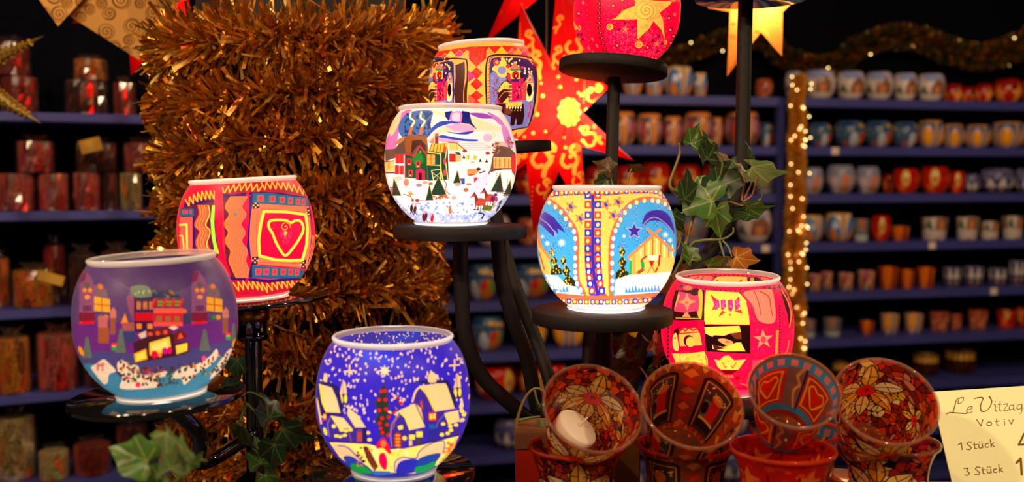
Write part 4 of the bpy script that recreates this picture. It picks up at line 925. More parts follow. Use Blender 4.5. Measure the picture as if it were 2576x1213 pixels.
arm([(1545, 196, 1.054), (1541, 320, 1.05), (1536, 460, 1.03), (1515, 700, .99), (1487, 830, .96), (1478, 960, .95), (1462, 1150, .95), hub], .0068)
arm([(1521, 806, .815), (1520, 880, .825), (1518, 980, .85), (1500, 1120, .90), (1460, 1240, .94), hub], .0070)
arm([(1876, -10, 1.035), (1872, 150, 1.035), (1868, 330, 1.03), (1862, 430, 1.02), (1838, 545, 1.01), (1778, 645, 1.0), (1700, 742, .99), (1636, 820, .98), (1604, 900, .97), (1570, 1020, .96), (1500, 1180, .95), hub], .0078)
arm([(1240, 378, 1.02), (1240, 500, 1.03), (1290, 700, 1.02), (1380, 950, .98), (1420, 1180, .95), hub], .0068)
arm([(1830, 1012, .845), (1815, 1090, .86), (1700, 1190, .90), (1540, 1270, .94), hub], .0065)
hp = P(*hub)
st('trunk', tube('trunk', [hp + Vector((0, 0, .02)), hp, Vector((hp.x, hp.y, .6)), Vector((hp.x, hp.y, .015))], .016, 18, True, 1))
fb = lathe('floor_plate', [(0.0005, 0.0), (.19, 0.0), (.20, .006), (.19, .014), (.03, .024), (.018, .06)], 48)
o = link('floor_plate', fb, stand, M_black)

COUNTER_Z = P(1288, 1380, .76).z
structure('counter_structure', box('counter', -1.6, 1.6, .25, .86, 0.0, COUNTER_Z, .004), M_counter).name = 'counter'
bpy.data.objects['counter']['label'] = 'dark cloth covered sales counter under the votive cups'

# stand on the left with the heart globe and the violet globe
bh, zh, _ = GLOBES['heart']; bp_, zp_, _ = GLOBES['purple_city']
px_ = P(640, 1000, zh + .01)
stand2 = empty('two_plate_stand', (px_.x, px_.y, COUNTER_Z), 'black gloss pole stand carrying the heart globe and the violet globe', 'candle stand')
o = plate(stand2, 'heart', 0.064, 0.0035, M_gloss, (0.004, 0.006, 0), None)
o = plate(stand2, 'purple_city', 0.0625, 0.005, M_gloss, (-0.003, 0, 0), None)
zt = bh.z - .004
def up(prof, name, mat=M_gloss):
    o = link(name, lathe(name, prof, 40), stand2, mat); return o
H = lambda py: P(640, py, zh + .01).z - COUNTER_Z
top_z = zt - COUNTER_Z
up([(.0005, top_z), (.019, top_z), (.019, top_z - .004), (.0125, top_z - .005), (.0125, H(835)), (.0135, H(838)), (.0135, H(852)), (.0075, H(855))], 'socket')
up([(.0128, H(775)), (.0142, H(776)), (.0142, H(803)), (.0128, H(804))], 'metal_band', plain('worn_brass', rgb(150, 96, 44), .3, .9))
up([(.0075, H(854)), (.0072, H(1050)), (.0078, .03), (.03, .012), (.055, .006), (.055, 0.0), (.0005, 0.0)], 'pole')
pz = P(640, 1090, zh + .01)
o = st('arm', tube('arm', [pz, pz + Vector((-.03, -.05, -.012)), Vector((bp_.x + .02, bp_.y + .02, bp_.z - .035)), Vector((bp_.x, bp_.y, bp_.z - .006))], .006, 12, True, 8), M_gloss, stand2)

bb, zb_, _ = GLOBES['blue_night']
stand3 = empty('low_plate_stand', (bb.x, bb.y, COUNTER_Z), 'low black gloss stand mirroring the deep blue globe', 'candle stand')
o = plate(stand3, 'blue_night', 0.061, 0.006, M_gloss, (0, 0, 0), 0)
hz = bb.z - .006 - COUNTER_Z
o = link('pedestal', lathe('pedestal', [(.0005, hz), (.02, hz), (.02, hz - .006), (.009, hz - .012), (.009, .02), (.035, .008), (.05, .004), (.05, 0), (.0005, 0)], 40), stand3, M_gloss)

# ------------------------------------------------------------------ tinsel
def tinsel_mat(name, ramp, rough=0.26, metal=0.85, film=0.10):
    m, nt, out = newmat(name)
    g = nt.nodes.new('ShaderNodeNewGeometry'); cr = nt.nodes.new('ShaderNodeValToRGB')
    el = cr.color_ramp.elements
    while len(el) < len(ramp): el.new(0.5)
    for e, (p, c) in zip(el, ramp): e.position = p; e.color = c
    b = nt.nodes.new('ShaderNodeBsdfPrincipled'); b.inputs['Metallic'].default_value = metal; b.inputs['Roughness'].default_value = rough
    wn = nt.nodes.new('ShaderNodeTexWhiteNoise'); wn.noise_dimensions = '1D'; mr = nt.nodes.new('ShaderNodeMapRange')
    mr.inputs['To Min'].default_value = rough * .35; mr.inputs['To Max'].default_value = rough * 1.9
    nt.links.new(g.outputs['Random Per Island'], wn.inputs['W']); nt.links.new(wn.outputs['Value'], mr.inputs['Value']); nt.links.new(mr.outputs[0], b.inputs['Roughness'])
    tl = nt.nodes.new('ShaderNodeBsdfTranslucent'); mx = nt.nodes.new('ShaderNodeMixShader'); mx.inputs[0].default_value = film
    nt.links.new(g.outputs['Random Per Island'], cr.inputs[0]); nt.links.new(cr.outputs[0], b.inputs['Base Color']); nt.links.new(cr.outputs[0], tl.inputs[0])
    nt.links.new(b.outputs[0], mx.inputs[1]); nt.links.new(tl.outputs[0], mx.inputs[2]); nt.links.new(mx.outputs[0], out.inputs[0])
    return m
M_tinsel = tinsel_mat('gold_tinsel', [(0, rgb(166, 98, 18)), (.5, rgb(206, 136, 36)), (.82, rgb(238, 180, 74)), (.96, rgb(255, 220, 130)), (1.0, rgb(250, 90, 40))])
M_tinsel2 = tinsel_mat('bright_gold_tinsel', [(0, rgb(226, 150, 30)), (.5, rgb(250, 190, 60)), (1, rgb(255, 226, 130))], .16, .35, .35)
M_tinsel3 = tinsel_mat('mixed_tinsel', [(0, rgb(40, 56, 34)), (.45, rgb(84, 84, 40)), (.75, rgb(150, 100, 30)), (.92, rgb(190, 60, 26)), (1, rgb(240, 170, 60))], .14, .5, .2)
def strands(name, base, outd, tang, length, width, seed):
    """thin foil strips: base points, outward directions, thread directions (N x 3)"""
    g = np.random.default_rng(seed); n = len(base)
    L = g.uniform(*length, n)[:, None]; Wd = g.uniform(*width, n)[:, None]
    d = outd / np.linalg.norm(outd, axis=1, keepdims=True)
    side = np.cross(d, g.normal(size=(n, 3))); side /= np.linalg.norm(side, axis=1, keepdims=True)
    nrm = np.cross(d, side)
    bend = g.normal(0, .22, n)[:, None]
    V = np.empty((n, 6, 3))
    for j, t in enumerate((0.0, 0.55, 1.0)):
        p = base + d * L * t + nrm * L * bend * t * t
        V[:, 2 * j] = p - side * Wd / 2; V[:, 2 * j + 1] = p + side * Wd / 2
    idx = (np.arange(n) * 6)[:, None]
    Fc = np.concatenate([idx + np.array([[0, 1, 3, 2]]), idx + np.array([[2, 3, 5, 4]])])
    me = bpy.data.meshes.new(name)
    me.vertices.add(n * 6); me.vertices.foreach_set('co', V.ravel())
    me.loops.add(len(Fc) * 4); me.loops.foreach_set('vertex_index', Fc.ravel())
    me.polygons.add(len(Fc)); me.polygons.foreach_set('loop_start', np.arange(len(Fc)) * 4); me.polygons.foreach_set('loop_total', np.full(len(Fc), 4))
    me.update(calc_edges=True)
    return me
def garland(name, label, path, n, length, width, mat, seed, axis_c=None, inward=0.1, chaos=0.0, cat='garland', wire_r=.002, glints=()):
    """tinsel along a path; axis_c: the upright axis it is wound about (strips point away from it)"""
    path = np.array([tuple(p) for p in path]); seg = np.diff(path, axis=0); L = np.linalg.norm(seg, axis=1); cum = np.concatenate([[0], np.cumsum(L)])
    g = np.random.default_rng(seed)
    s = g.uniform(0, cum[-1], n); k = np.clip(np.searchsorted(cum, s) - 1, 0, len(L) - 1); t = ((s - cum[k]) / L[k])[:, None]
    base = path[k] + seg[k] * t; tg = seg[k] / L[k][:, None]
    d = g.normal(size=(n, 3)); d -= tg * (d * tg).sum(1, keepdims=True); d /= np.linalg.norm(d, axis=1, keepdims=True)
    if axis_c is not None:
        o = base - np.array([axis_c[0], axis_c[1], 0]); o[:, 2] = 0; o /= np.linalg.norm(o, axis=1, keepdims=True)
        dot = (d * o).sum(1, keepdims=True); d = np.where(dot < -inward, d - 2 * dot * o, d); d += o * .28
    d += tg * g.normal(0, .28, n)[:, None]
    if chaos:                           # foil that lies down against the pillar, mostly hanging
        ch = g.random(n) < chaos; m = int(ch.sum())
        dd = g.normal(size=(m, 3)) * np.array([.35, .35, 1.0]); oo = o[ch]
        dd -= oo * (dd * oo).sum(1, keepdims=True); dd += oo * g.uniform(.05, .5, m)[:, None]
        d[ch] = dd; base[ch] += oo * g.uniform(.002, .016, m)[:, None] + np.stack([np.zeros(m), np.zeros(m), g.uniform(-.025, .025, m)], 1)
    root = empty(name, Vector(path[0]), label, cat)
    o = link('foil_strips', strands('foil_strips', base - path[0], d, tg, length, width, seed), root, mat); o['kind'] = 'stuff'
    for q in glints:                     # glints off the foil, added as tiny glowing balls
        o = link('foil_glint', GLINT, root, M_glint); o.location = Vector(q) - root.location
    w = link('core_wire', tube('core_wire', [Vector(p - path[0]) for p in path[::max(1, len(path) // 400)]], wire_r, 5, True, 1), root, M_wire)
    return root
bm = bmesh.new(); bmesh.ops.create_icosphere(bm, subdivisions=1, radius=.0028); GLINT = bpy.data.meshes.new('foil_glint'); bm.to_mesh(GLINT); bm.free()
M_glint, _t, _o = newmat('foil_glint_glow'); _e = _t.nodes.new('ShaderNodeEmission'); _e.inputs[0].default_value = (1, .66, .24, 1); _e.inputs[1].default_value = 9; _t.links.new(_e.outputs[0], _o.inputs[0])  # glow made up for the sparkle of the foil, no lamp there
M_wire = plain('garland_wire', rgb(70, 40, 12), .4, .6)
pc = P(770, 606, 1.25)
pillar = structure('pillar', lathe('pillar', [(.128, 0.0), (.128, 2.7)], 40), plain('pillar_wrap', rgb(16, 13, 20), .8, 0, .3, 20)); pillar.location = (pc.x, pc.y, 0)
pitch = 0.0595; path = []
zlo = P(756, 1290, 1.25).z; zhi = P(756, 60, 1.1).z + 0.0
turns = (zhi - zlo) / pitch
N = int(turns * 72)
for i in range(N + 1):
    a = 2 * math.pi * i / 72; wob = 1 + .018 * math.sin(a * 3.3 + 1)
    path.append((pc.x + .153 * wob * math.cos(a), pc.y + .153 * wob * math.sin(a), zlo + pitch * i / 72 + .006 * math.sin(a * 1.7)))
garland('gold_tinsel_garland', 'wide gold-brown tinsel garland wound round the pillar', path, int(turns * 3000), (.020, .043), (.0016, .0052), M_tinsel, 21, (pc.x, pc.y), chaos=.28)
# ------------------------------------------------------------------ hanging paper stars
def paper_star(label, tips, valleys, centre, z, depth, board, power, tr=0.6, cord=None, lamp_col=(1, .8, .5), gloss=0.5, depth_back=None, name='paper_star'):
    """tips and valleys alternate round the outline (pixels); folded paper body with a raised centre"""
    n = len(tips); c = P(*centre, z)
    root = empty(name, c, label, 'star lantern')
    ring = []
    for t, v in zip(tips, valleys): ring += [t, v]
    V = [P(x, y, z) - c for x, y in ring]; px = list(ring)
    view = (c - CAM).normalized()
    V += [-view * depth, view * (depth_back or depth)]; px += [centre, centre]
    Fc = []; m = 2 * n
    for i in range(m):
        j = (i + 1) % m
        Fc.append((m, j, i)); Fc.append((m + 1, i, j))
    uv = [((x - board.x0) / (board.x1 - board.x0), 1 - (y - board.y0) / (board.y1 - board.y0)) for x, y in px]
    link('folded_paper', mesh('folded_paper', V, Fc, False, uv), root, printed('star_paper', board.a, tr, 0, .6, 'EXTEND', 1.15))
    if power:
        l = lamp('star_bulb_light', (0, 0, 0), power, lamp_col, .02); l.parent = root
    if cord:
        link('cord', tube('cord', [P(cord[0], cord[1], z) - c, Vector((P(cord[0], cord[1], z).x - c.x, 0, 2.7 - c.z))], .0012, 6, True, 1), root, M_cord)
    return root
M_cord = plain('grey_cord', rgb(90, 84, 84), .5)
def swirl_pair(b, x, y, s, col, rot=0.0, flip=1):
    R = lambda dx, dy: (x + s * (flip * dx * math.cos(rot) - dy * math.sin(rot)), y + s * (flip * dx * math.sin(rot) + dy * math.cos(rot)))
    b.line([R(30, -55), R(5, -70), R(-18, -45), R(0, -20), R(18, 10), R(-5, 50), R(-10, 90)], 26 * s, col, True)
    b.line([R(30, -55), R(32, -40), R(12, -38)], 20 * s, col, True)
    b.line([R(-60, -20), R(-75, 20), R(-50, 50), R(-22, 40)], 22 * s, col, True)
def print_red_star():
    b = Board((1150, -160, 1620, 600), 1055, 1706, (232, 12, 20))
    S = 2.245; X = lambda x: (x - 1150) * S; Y = lambda y: (y + 160) * S
    yl = (255, 196, 80)
    cx, cy = 1432, 282
    for i in range(9): b.ell(X(cx - 22), Y(cy), (155 - i * 6) * S, (150 - i * 6) * S, (236 + i, 16 + i * 3, 24 + i * 2))
    g = random.Random(2)
    for r, n in ((62, 8), (88, 12), (112, 16)):
        for i in range(n):
            a = 2 * math.pi * i / n + r * .1
            b.circ(X(cx - 18 + r * math.cos(a)), Y(cy + r * math.sin(a)), g.uniform(9, 15), yl)
    for i in range(11):
        a = 2 * math.pi * i / 11
        b.ell(X(cx) + 34 * math.cos(a), Y(cy) + 50 * math.sin(a), 34, 24, yl, a)
    b.ell(X(cx), Y(cy), 40, 55, yl)
    for x, y, s, r, f in ((1352, 160, .95, -.3, 1), (1400, 140, .7, .5, -1), (1378, 395, 1.15, .1, 1), (1445, 395, 1.0, -.1, 1), (1490, 228, .8, 1.3, -1), (1486, 338, .85, -1.0, 1), (1335, 100, .7, -.4, 1), (1300, 400, .9, .7, 1), (1375, 470, .7, 0, 1), (1460, 450, .6, -.1, 1), (1455, 120, .9, .2, 1), (1270, 290, 1.0, 1.5, 1), (1405, 60, .6, .2, 1)):
        swirl_pair(b, X(x), Y(y), s, yl, r, f)
    for x0, y0, x1, y1 in ((1308, 60, 1310, 130), (1340, 470, 1335, 560), (1470, 200, 1468, 260), (1500, 250, 1530, 225)):
        for i in range(9): b.circ(X(x0 + (x1 - x0) * i / 8), Y(y0 + (y1 - y0) * i / 8), 7, (255, 120, 50))
    return b.soft()
RS = print_red_star()
paper_star('large red paper star lantern with yellow swirls hanging behind the castle globe',
           [(1310, 8), (1408, -130), (1545, -60), (1533, 220), (1594, 404), (1482, 570), (1342, 590), (1236, 480), (1150, 250)],
           [(1384, 150), (1470, 90), (1492, 190), (1467, 284), (1462, 368), (1406, 432), (1324, 412), (1282, 330), (1296, 190)], (1432, 282), 1.36, .05, RS, 0.62, .7, (1375, 150))
def print_plain(box_, w, h, bg, fn):
    b = Board(box_, w, h, bg); fn(b); return b.soft()
def red_dots(b):
    for _ in range(40): b.circ(b.r.uniform(0, b.w), b.r.uniform(0, b.h), b.r.uniform(4, 8), (255, 90, 50))
paper_star('red paper star tip reaching in from the top beside the large red star', [(1222, 108), (1190, -140), (1420, -260), (1450, -90)], [(1278, -20), (1290, -170), (1400, -150), (1345, 4)], (1335, -80), 1.45, .03,
           print_plain((1180, -270, 1460, 120), 560, 780, (236, 16, 22), red_dots), 0.30, .7)
def print_kraft():
    b = Board((60, -180, 460, 220), 1470, 1470, (240, 176, 100))
    g = random.Random(4); ln = (120, 66, 22); pts = []
    for _ in range(4000):
        x, y, r = g.uniform(0, 1470), g.uniform(0, 1470), g.choice([105, 92, 80, 66, 54])
        if all(math.hypot(x - a, y - c) > r + q - 4 for a, c, q in pts): pts.append((x, y, r))
    for x, y, r in pts:
        b.swirl(x, y, r * .88, ln, 10, 2.2, g.uniform(0, 6)); b.line([(x + r * .92 * math.cos(i / 3), y + r * .92 * math.sin(i / 3)) for i in range(20)], 6, ln)
    return b.soft()
paper_star('brown kraft paper star with spiral pattern hanging at the top left', [(146, 66), (20, -150), (200, -330), (420, -260), (520, -40), (352, 152)], [(78, -30), (100, -180), (270, -210), (370, -130), (400, 40), (168, 36)], (290, -90), 1.42, .07,
           print_kraft(), 0.0, .15, (250, -150))
paper_star('small red paper star half hidden behind the tinsel pillar', [(330, 190), (318, 60), (180, 56), (330, -20), (380, -100), (470, -20), (560, 70), (440, 150)], [(325, 120), (290, 70), (300, 20), (360, -20), (410, -10), (480, 40), (460, 100), (390, 130)], (385, 50), 1.62, .04,
           print_plain((150, -120, 600, 200), 450, 320, (226, 10, 18), red_dots), 0.35, .7)
def print_amber(b):
    for _ in range(90): b.ell(b.r.uniform(0, b.w), b.r.uniform(0, b.h), b.r.uniform(6, 26), b.r.uniform(6, 20), b.r.choice([(255, 170, 80), (255, 190, 90), (250, 150, 70), (255, 206, 110)]), b.r.uniform(0, 3))
    for x, y in ((190, 330), (240, 300), (150, 380), (270, 420), (110, 500)): b.ell(x, y, 12, 9, (230, 130, 60))
paper_star('glowing amber paper star behind the tall black pole', [(1829, 192), (1780, 20), (1840, -110), (1950, -120), (2010, -10), (1967, 142)], [(1836, 30), (1830, -40), (1890, -70), (1960, -50), (1969, 30), (1914, 80)], (1906, 10), 1.5, .03,
           print_plain((1770, -130, 2020, 200), 500, 660, (255, 176, 84), print_amber), 0.55, .7, (1900, -60), (1, .75, .42))
# glittering beaded star at the left edge
bs_c = P(-95, 190, 1.55)
bs = empty('beaded_star', bs_c, 'gold beaded star whose two points reach in at the left edge', 'star')
M_bead = plain('gold_bead', rgb(240, 180, 80), .2, .9); M_spike = plain('green_gold_glitter', rgb(128, 104, 30), .45, .4, .4, 300, .4)
bead_me = None
for tip, w0 in (((112, 89), 34), ((104, 311), 40), ((-250, 60), 36), ((-60, -20), 36), ((-90, 420), 36), ((-280, 300), 36)):
    tv = P(tip[0], tip[1], 1.55) - bs_c; ln_ = tv.length; dz = tv.normalized()
    sd = dz.cross(Vector((0, 1, 0))).normalized(); nn = sd.cross(dz)
    rr = w0 / F * 1.55 * .75
    V = [tv]; Fc = []
    for i in range(8):
        a = 2 * math.pi * i / 8; V.append(dz * ln_ * .12 + (sd * math.cos(a) + nn * math.sin(a)) * rr)
    for i in range(8): Fc.append((0, 1 + i, 1 + (i + 1) % 8))
    Fc.append(tuple(range(8, 0, -1)))
    sp = link('point', mesh('point', V, Fc, False), bs, M_spike)
    bm = bmesh.new()
    for t in np.linspace(.2, .82, 11):
        for i in range(9):
            a = 2 * math.pi * (i + (int(t * 40) % 2) * .5) / 9; rad = rr * (1 - t) / .88
            if rad < .003: continue
            q = dz * ln_ * t + (sd * math.cos(a) + nn * math.sin(a)) * (rad + .0012)
            bmesh.ops.create_icosphere(bm, subdivisions=1, radius=.0026, matrix=Matrix.Translation(q))
    bme = bpy.data.meshes.new('beads'); bm.to_mesh(bme); bm.free()
    o = link('beads', bme, sp, M_bead); o['kind'] = 'stuff'

# ------------------------------------------------------------------ ivy
def leaf_print(base, vein, name):
    b = Board((0, 0, 1, 1), 160, 160, base)
    for _ in range(40): b.ell(b.r.uniform(0, 160), b.r.uniform(0, 160), 14, 10, tuple(max(0, min(255, c + b.r.uniform(-14, 14))) for c in base), b.r.uniform(0, 3))
    for x, y in ((80, 8), (20, 60), (140, 60), (30, 120), (130, 120), (80, 150)): b.line([(80, 112), (x, y)], 4, vein)
    m = printed(name, b.soft().a, .35, 0, .3, 'EXTEND', 1.35)
    return m
LEAF = {'g': leaf_print((74, 112, 46), (140, 160, 90), 'ivy_green'), 'd': leaf_print((44, 66, 38), (96, 116, 66), 'ivy_dark'), 'o': leaf_print((170, 110, 44), (214, 170, 90), 'ivy_amber'),
        'p': leaf_print((166, 150, 110), (200, 160, 120), 'ivy_pale'), 'b': leaf_print((84, 60, 30), (120, 90, 50), 'ivy_brown'), 'l': leaf_print((120, 146, 84), (170, 186, 130), 'ivy_light')}
M_stem = plain('ivy_stem', rgb(120, 96, 44), .5, 0, .3, 90); M_stem2 = plain('ivy_stem_red', rgb(150, 92, 70), .5); M_stem3 = plain('ivy_stem_green', rgb(96, 104, 44), .5)
HALF = [(0, -.04), (.18, -.2), (.40, -.2), (.50, .0), (.43, .14), (.53, .36), (.42, .48), (.25, .58), (.12, .80), (0, 1.0)]
def leaf_mesh(seed):
    g = random.Random(seed); V = []; UV = []; Fc = []
    right = [(x * g.uniform(.9, 1.1), y + g.uniform(-.03, .03)) for x, y in HALF]
    left = [(-x * g.uniform(.9, 1.1), y + g.uniform(-.03, .03)) for x, y in HALF[1:-1]]
    out = right + left[::-1]
    curl = g.uniform(.05, .2); fold = g.uniform(.12, .3)
    zz = lambda x, y: fold * abs(x) - curl * max(0, y) ** 2 + .05 * math.sin(7 * x + 5 * y)
    V = [(0, .12, zz(0, .12) - .02)] + [(x, y, zz(x, y)) for x, y in out] + [(x * .5, .12 + (y - .12) * .5, zz(x * .5, .12 + (y - .12) * .5)) for x, y in out]
    n = len(out)
    for i in range(n):
        j = (i + 1) % n
        Fc.append((1 + i, 1 + j, 1 + n + j, 1 + n + i)); Fc.append((0, 1 + n + i, 1 + n + j))
    UV = [(.5 + v[0] * .95, .3 + v[1] * .68) for v in V]
    return mesh('leaf', V, Fc, True, UV)
LEAF_ME = {(k, s): None for k in LEAF for s in range(3)}
def leaf(root, px, py, z, size, ang, kind, yaw=0.0, pit=0.0, seed=0):
    key = (kind, seed % 3)
    if LEAF_ME[key] is None:
        me = leaf_mesh(seed % 3 + 5); me.materials.append(LEAF[kind]); LEAF_ME[key] = me
    o = link('leaf', LEAF_ME[key], root)
    a = math.radians(ang); c = P(px, py, z); s = size * z / F
    yv = (RGT * math.cos(a) + UPV * math.sin(a)); nv = -FWD; xv = yv.cross(nv)
    B = Matrix((xv, yv, nv)).transposed().to_4x4()
    o.matrix_local = Matrix.Translation(c - root.location) @ B @ Matrix.Rotation(math.radians(yaw), 4, 'Y') @ Matrix.Rotation(math.radians(pit), 4, 'X') @ Matrix.Diagonal((s, s, s, 1))
def ivy(label, anchor, stems, leaves):
    root = empty('ivy_spray', P(*anchor), label, 'ivy')
    for pts, r, m in stems:
        link('stem', tube('stem', [P(*p) - root.location for p in pts], r, 7, True, 6, r * .6), root, m)
    for i, lf in enumerate(leaves): leaf(root, *lf[:6], *(lf[6:] if len(lf) > 6 else (0, 0)), seed=i)
    return root
Z = .965
ivy('green artificial ivy spray climbing between the nativity globe and tall black pole', (1640, 960, .96),
    [([(1640, 960, .95), (1690, 760, .95), (1718, 640, .955), (1740, 560, Z), (1758, 512, Z)], .0022, M_stem),
     ([(1748, 530, Z), (1725, 495, .96), (1692, 478, .955), (1685, 460, .955), (1695, 430, .955), (1710, 385, .955), (1708, 360, .955)], .0021, M_stem),
     ([(1740, 536, Z), (1708, 538, .96), (1690, 550, .95)], .0013, M_stem),
     ([(1780, 470, Z), (1800, 505, Z), (1835, 508, Z), (1862, 516, Z), (1895, 512, Z), (1915, 500, Z)], .0018, M_stem),
     ([(1866, 506, Z), (1868, 480, Z), (1876, 445, .955)], .0014, M_stem2), ([(1868, 508, Z), (1892, 490, Z), (1903, 450, .955), (1906, 435, .955)], .0014, M_stem2), ([(1872, 500, Z), (1886, 470, .97), (1898, 440, .97)], .0012, M_stem2),
     ([(1902, 465, .97), (1912, 480, .97), (1917, 497, .97)], .0010, M_stem3),
     ([(1790, 480, .96), (1812, 440, .96), (1816, 405, .955), (1800, 385, .955), (1788, 382, .955)], .0014, M_stem3), ([(1748, 375, .955), (1758, 385, .955), (1762, 398, .955)], .0012, M_stem),
     ([(1690, 700, .95), (1735, 620, .955), (1762, 606, .955), (1815, 602, .96), (1842, 588, .96), (1845, 572, .96)], .0018, M_stem3), ([(1810, 606, .958), (1820, 640, .955), (1826, 660, .95)], .0013, M_stem3), ([(1818, 606, .958), (1832, 622, .955), (1842, 648, .95)], .0013, M_stem3),
     ([(1700, 580, .945), (1712, 600, .945), (1705, 625, .945), (1690, 640, .94)], .0012, M_stem)],
    [(1738, 362, .95, 62, 60, 'g', 20, -10), (1778, 400, .952, 78, 100, 'd', 40, 10), (1790, 505, .955, 120, 155, 'g', 10, -25), (1808, 470, .96, 92, 60, 'd', -10, 0), (1722, 500, .957, 86, 80, 'd', 40, 0),
     (1800, 528, .957, 76, -80, 'g', 15, 0), (1893, 420, .95, 98, 10, 'l', 55, 30), (1870, 445, .95, 60, 150, 'p', 60, 30), (1888, 395, .96, 48, 100, 'd', 60, 0), (1880, 520, .96, 70, 20, 'g', 50, 30), (1886, 540, .96, 60, -150, 'd', 50, 20),
     (1852, 648, .948, 66, -10, 'o', 15, 0), (1740, 655, .945, 56, 115, 'g', 30, 0), (1782, 668, .945, 48, 30, 'g', 30, 20), (1830, 668, .947, 60, 180, 'b', 40, 10), (1700, 690, .94, 90, -70, 'b', 20, 0), (1692, 540, .94, 60, -60, 'd', 40, 0),
     (1772, 350, .955, 40, -40, 'l', 65, 0), (1808, 388, .955, 40, -20, 'p', 65, 10)])
ivy('two dim ivy leaves behind the rim of the nativity globe', (1545, 520, .95),
    [([(1545, 520, .95), (1542, 470, .95), (1535, 445, .95)], .0013, M_stem3), ([(1580, 520, .95), (1578, 460, .95), (1590, 420, .95)], .0012, M_stem)],
    [(1535, 428, .95, 52, 150, 'b', 20, 0), (1525, 452, .955, 50, -120, 'd', 20, 0), (1590, 420, .95, 50, 10, 'b', 65, 20)])
ivy('tangle of brown and green ivy between the votive cups and patchwork globe', (1600, 1050, .90),
    [([(1600, 1050, .90), (1622, 970, .89), (1650, 900, .885), (1672, 868, .88)], .0026, M_stem), ([(1632, 925, .885), (1655, 912, .88), (1678, 900, .875)], .0014, M_stem3), ([(1662, 930, .88), (1658, 905, .88), (1668, 888, .88), (1684, 892, .88)], .0012, M_stem3),
     ([(1640, 1010, .88), (1630, 960, .885), (1618, 935, .885), (1590, 905, .88)], .0014, M_stem2), ([(1560, 950, .89), (1580, 980, .89), (1596, 1000, .89)], .0012, M_stem2), ([(1650, 880, .88), (1620, 850, .885), (1615, 842, .885)], .0012, M_stem3)],
    [(1585, 880, .875, 70, 160, 'b', 20, 0), (1600, 900, .88, 60, -150, 'b', 30, 0), (1570, 915, .885, 70, -90, 'b', 10, 0), (1640, 880, .875, 46, 60, 'l', 30, 0), (1648, 858, .87, 34, 90, 'l', 50, 0), (1662, 880, .88, 36, 30, 'l', 20, 0), (1565, 870, .89, 34, 180, 'd', 40, 0), (1560, 955, .88, 40, -80, 'p', 30, 0), (1640, 930, .88, 30, -60, 'd', 30, 0)])
ivy('thin ivy tendril looping beside the first votive cup', (1345, 1230, .84),
    [([(1345, 1230, .82), (1318, 1180, .82), (1300, 1110, .82), (1303, 1050, .82), (1322, 1000, .82), (1345, 978, .82), (1368, 985, .82), (1375, 1010, .82)], .0016, M_stem), ([(1305, 1058, .82), (1330, 1052, .82), (1360, 1048, .82)], .0014, M_stem3), ([(1345, 982, .82), (1352, 1010, .82), (1365, 1030, .82)], .0012, M_stem3),
     ([(1302, 1130, .82), (1320, 1100, .82), (1345, 1105, .82)], .0012, M_stem)],
    [(1365, 1062, .82, 38, -90, 'l', 50, 0), (1318, 1122, .82, 30, -60, 'g', 50, 0), (1358, 1018, .82, 30, -80, 'd', 50, 0)])
ivy('dark ivy trailing down the black pole under the heart globe', (640, 1240, .80),
    [([(640, 1240, .80), (660, 1130, .80), (672, 1060, .80), (668, 1010, .80), (640, 990, .80), (620, 988, .80)], .0014, M_stem3), ([(622, 1015, .79), (612, 1035, .79), (600, 1070, .785)], .0018, M_stem3), ([(620, 1015, .79), (640, 1035, .79)], .0014, M_stem3)],
    [(598, 905, .80, 62, -90, 'd', 20, 0), (608, 1075, .782, 86, -60, 'g', 50, 0), (680, 1050, .80, 70, 110, 'd', 30, 0), (712, 1080, .79, 90, -20, 'd', 20, 0), (690, 1120, .79, 80, -100, 'd', 10, 0), (655, 1165, .79, 70, 100, 'g', 30, 0), (668, 1195, .78, 60, -40, 'g', 20, 0), (735, 1062, .80, 40, 30, 'l', 60, 0)])
ivy('blurred pale green ivy leaves in the bottom left corner', (420, 1240, .60),
    [([(420, 1240, .60), (460, 1190, .60), (485, 1160, .61), (520, 1160, .62)], .0014, M_stem3)],
    [(420, 1090, .58, 110, -60, 'l', 40, 0), (370, 1160, .585, 110, 160, 'g', 20, 0), (395, 1195, .59, 90, -140, 'g', 10, 0), (470, 1165, .60, 50, 30, 'g', 40, 0), (430, 1180, .58, 100, 80, 'l', 50, 20)])
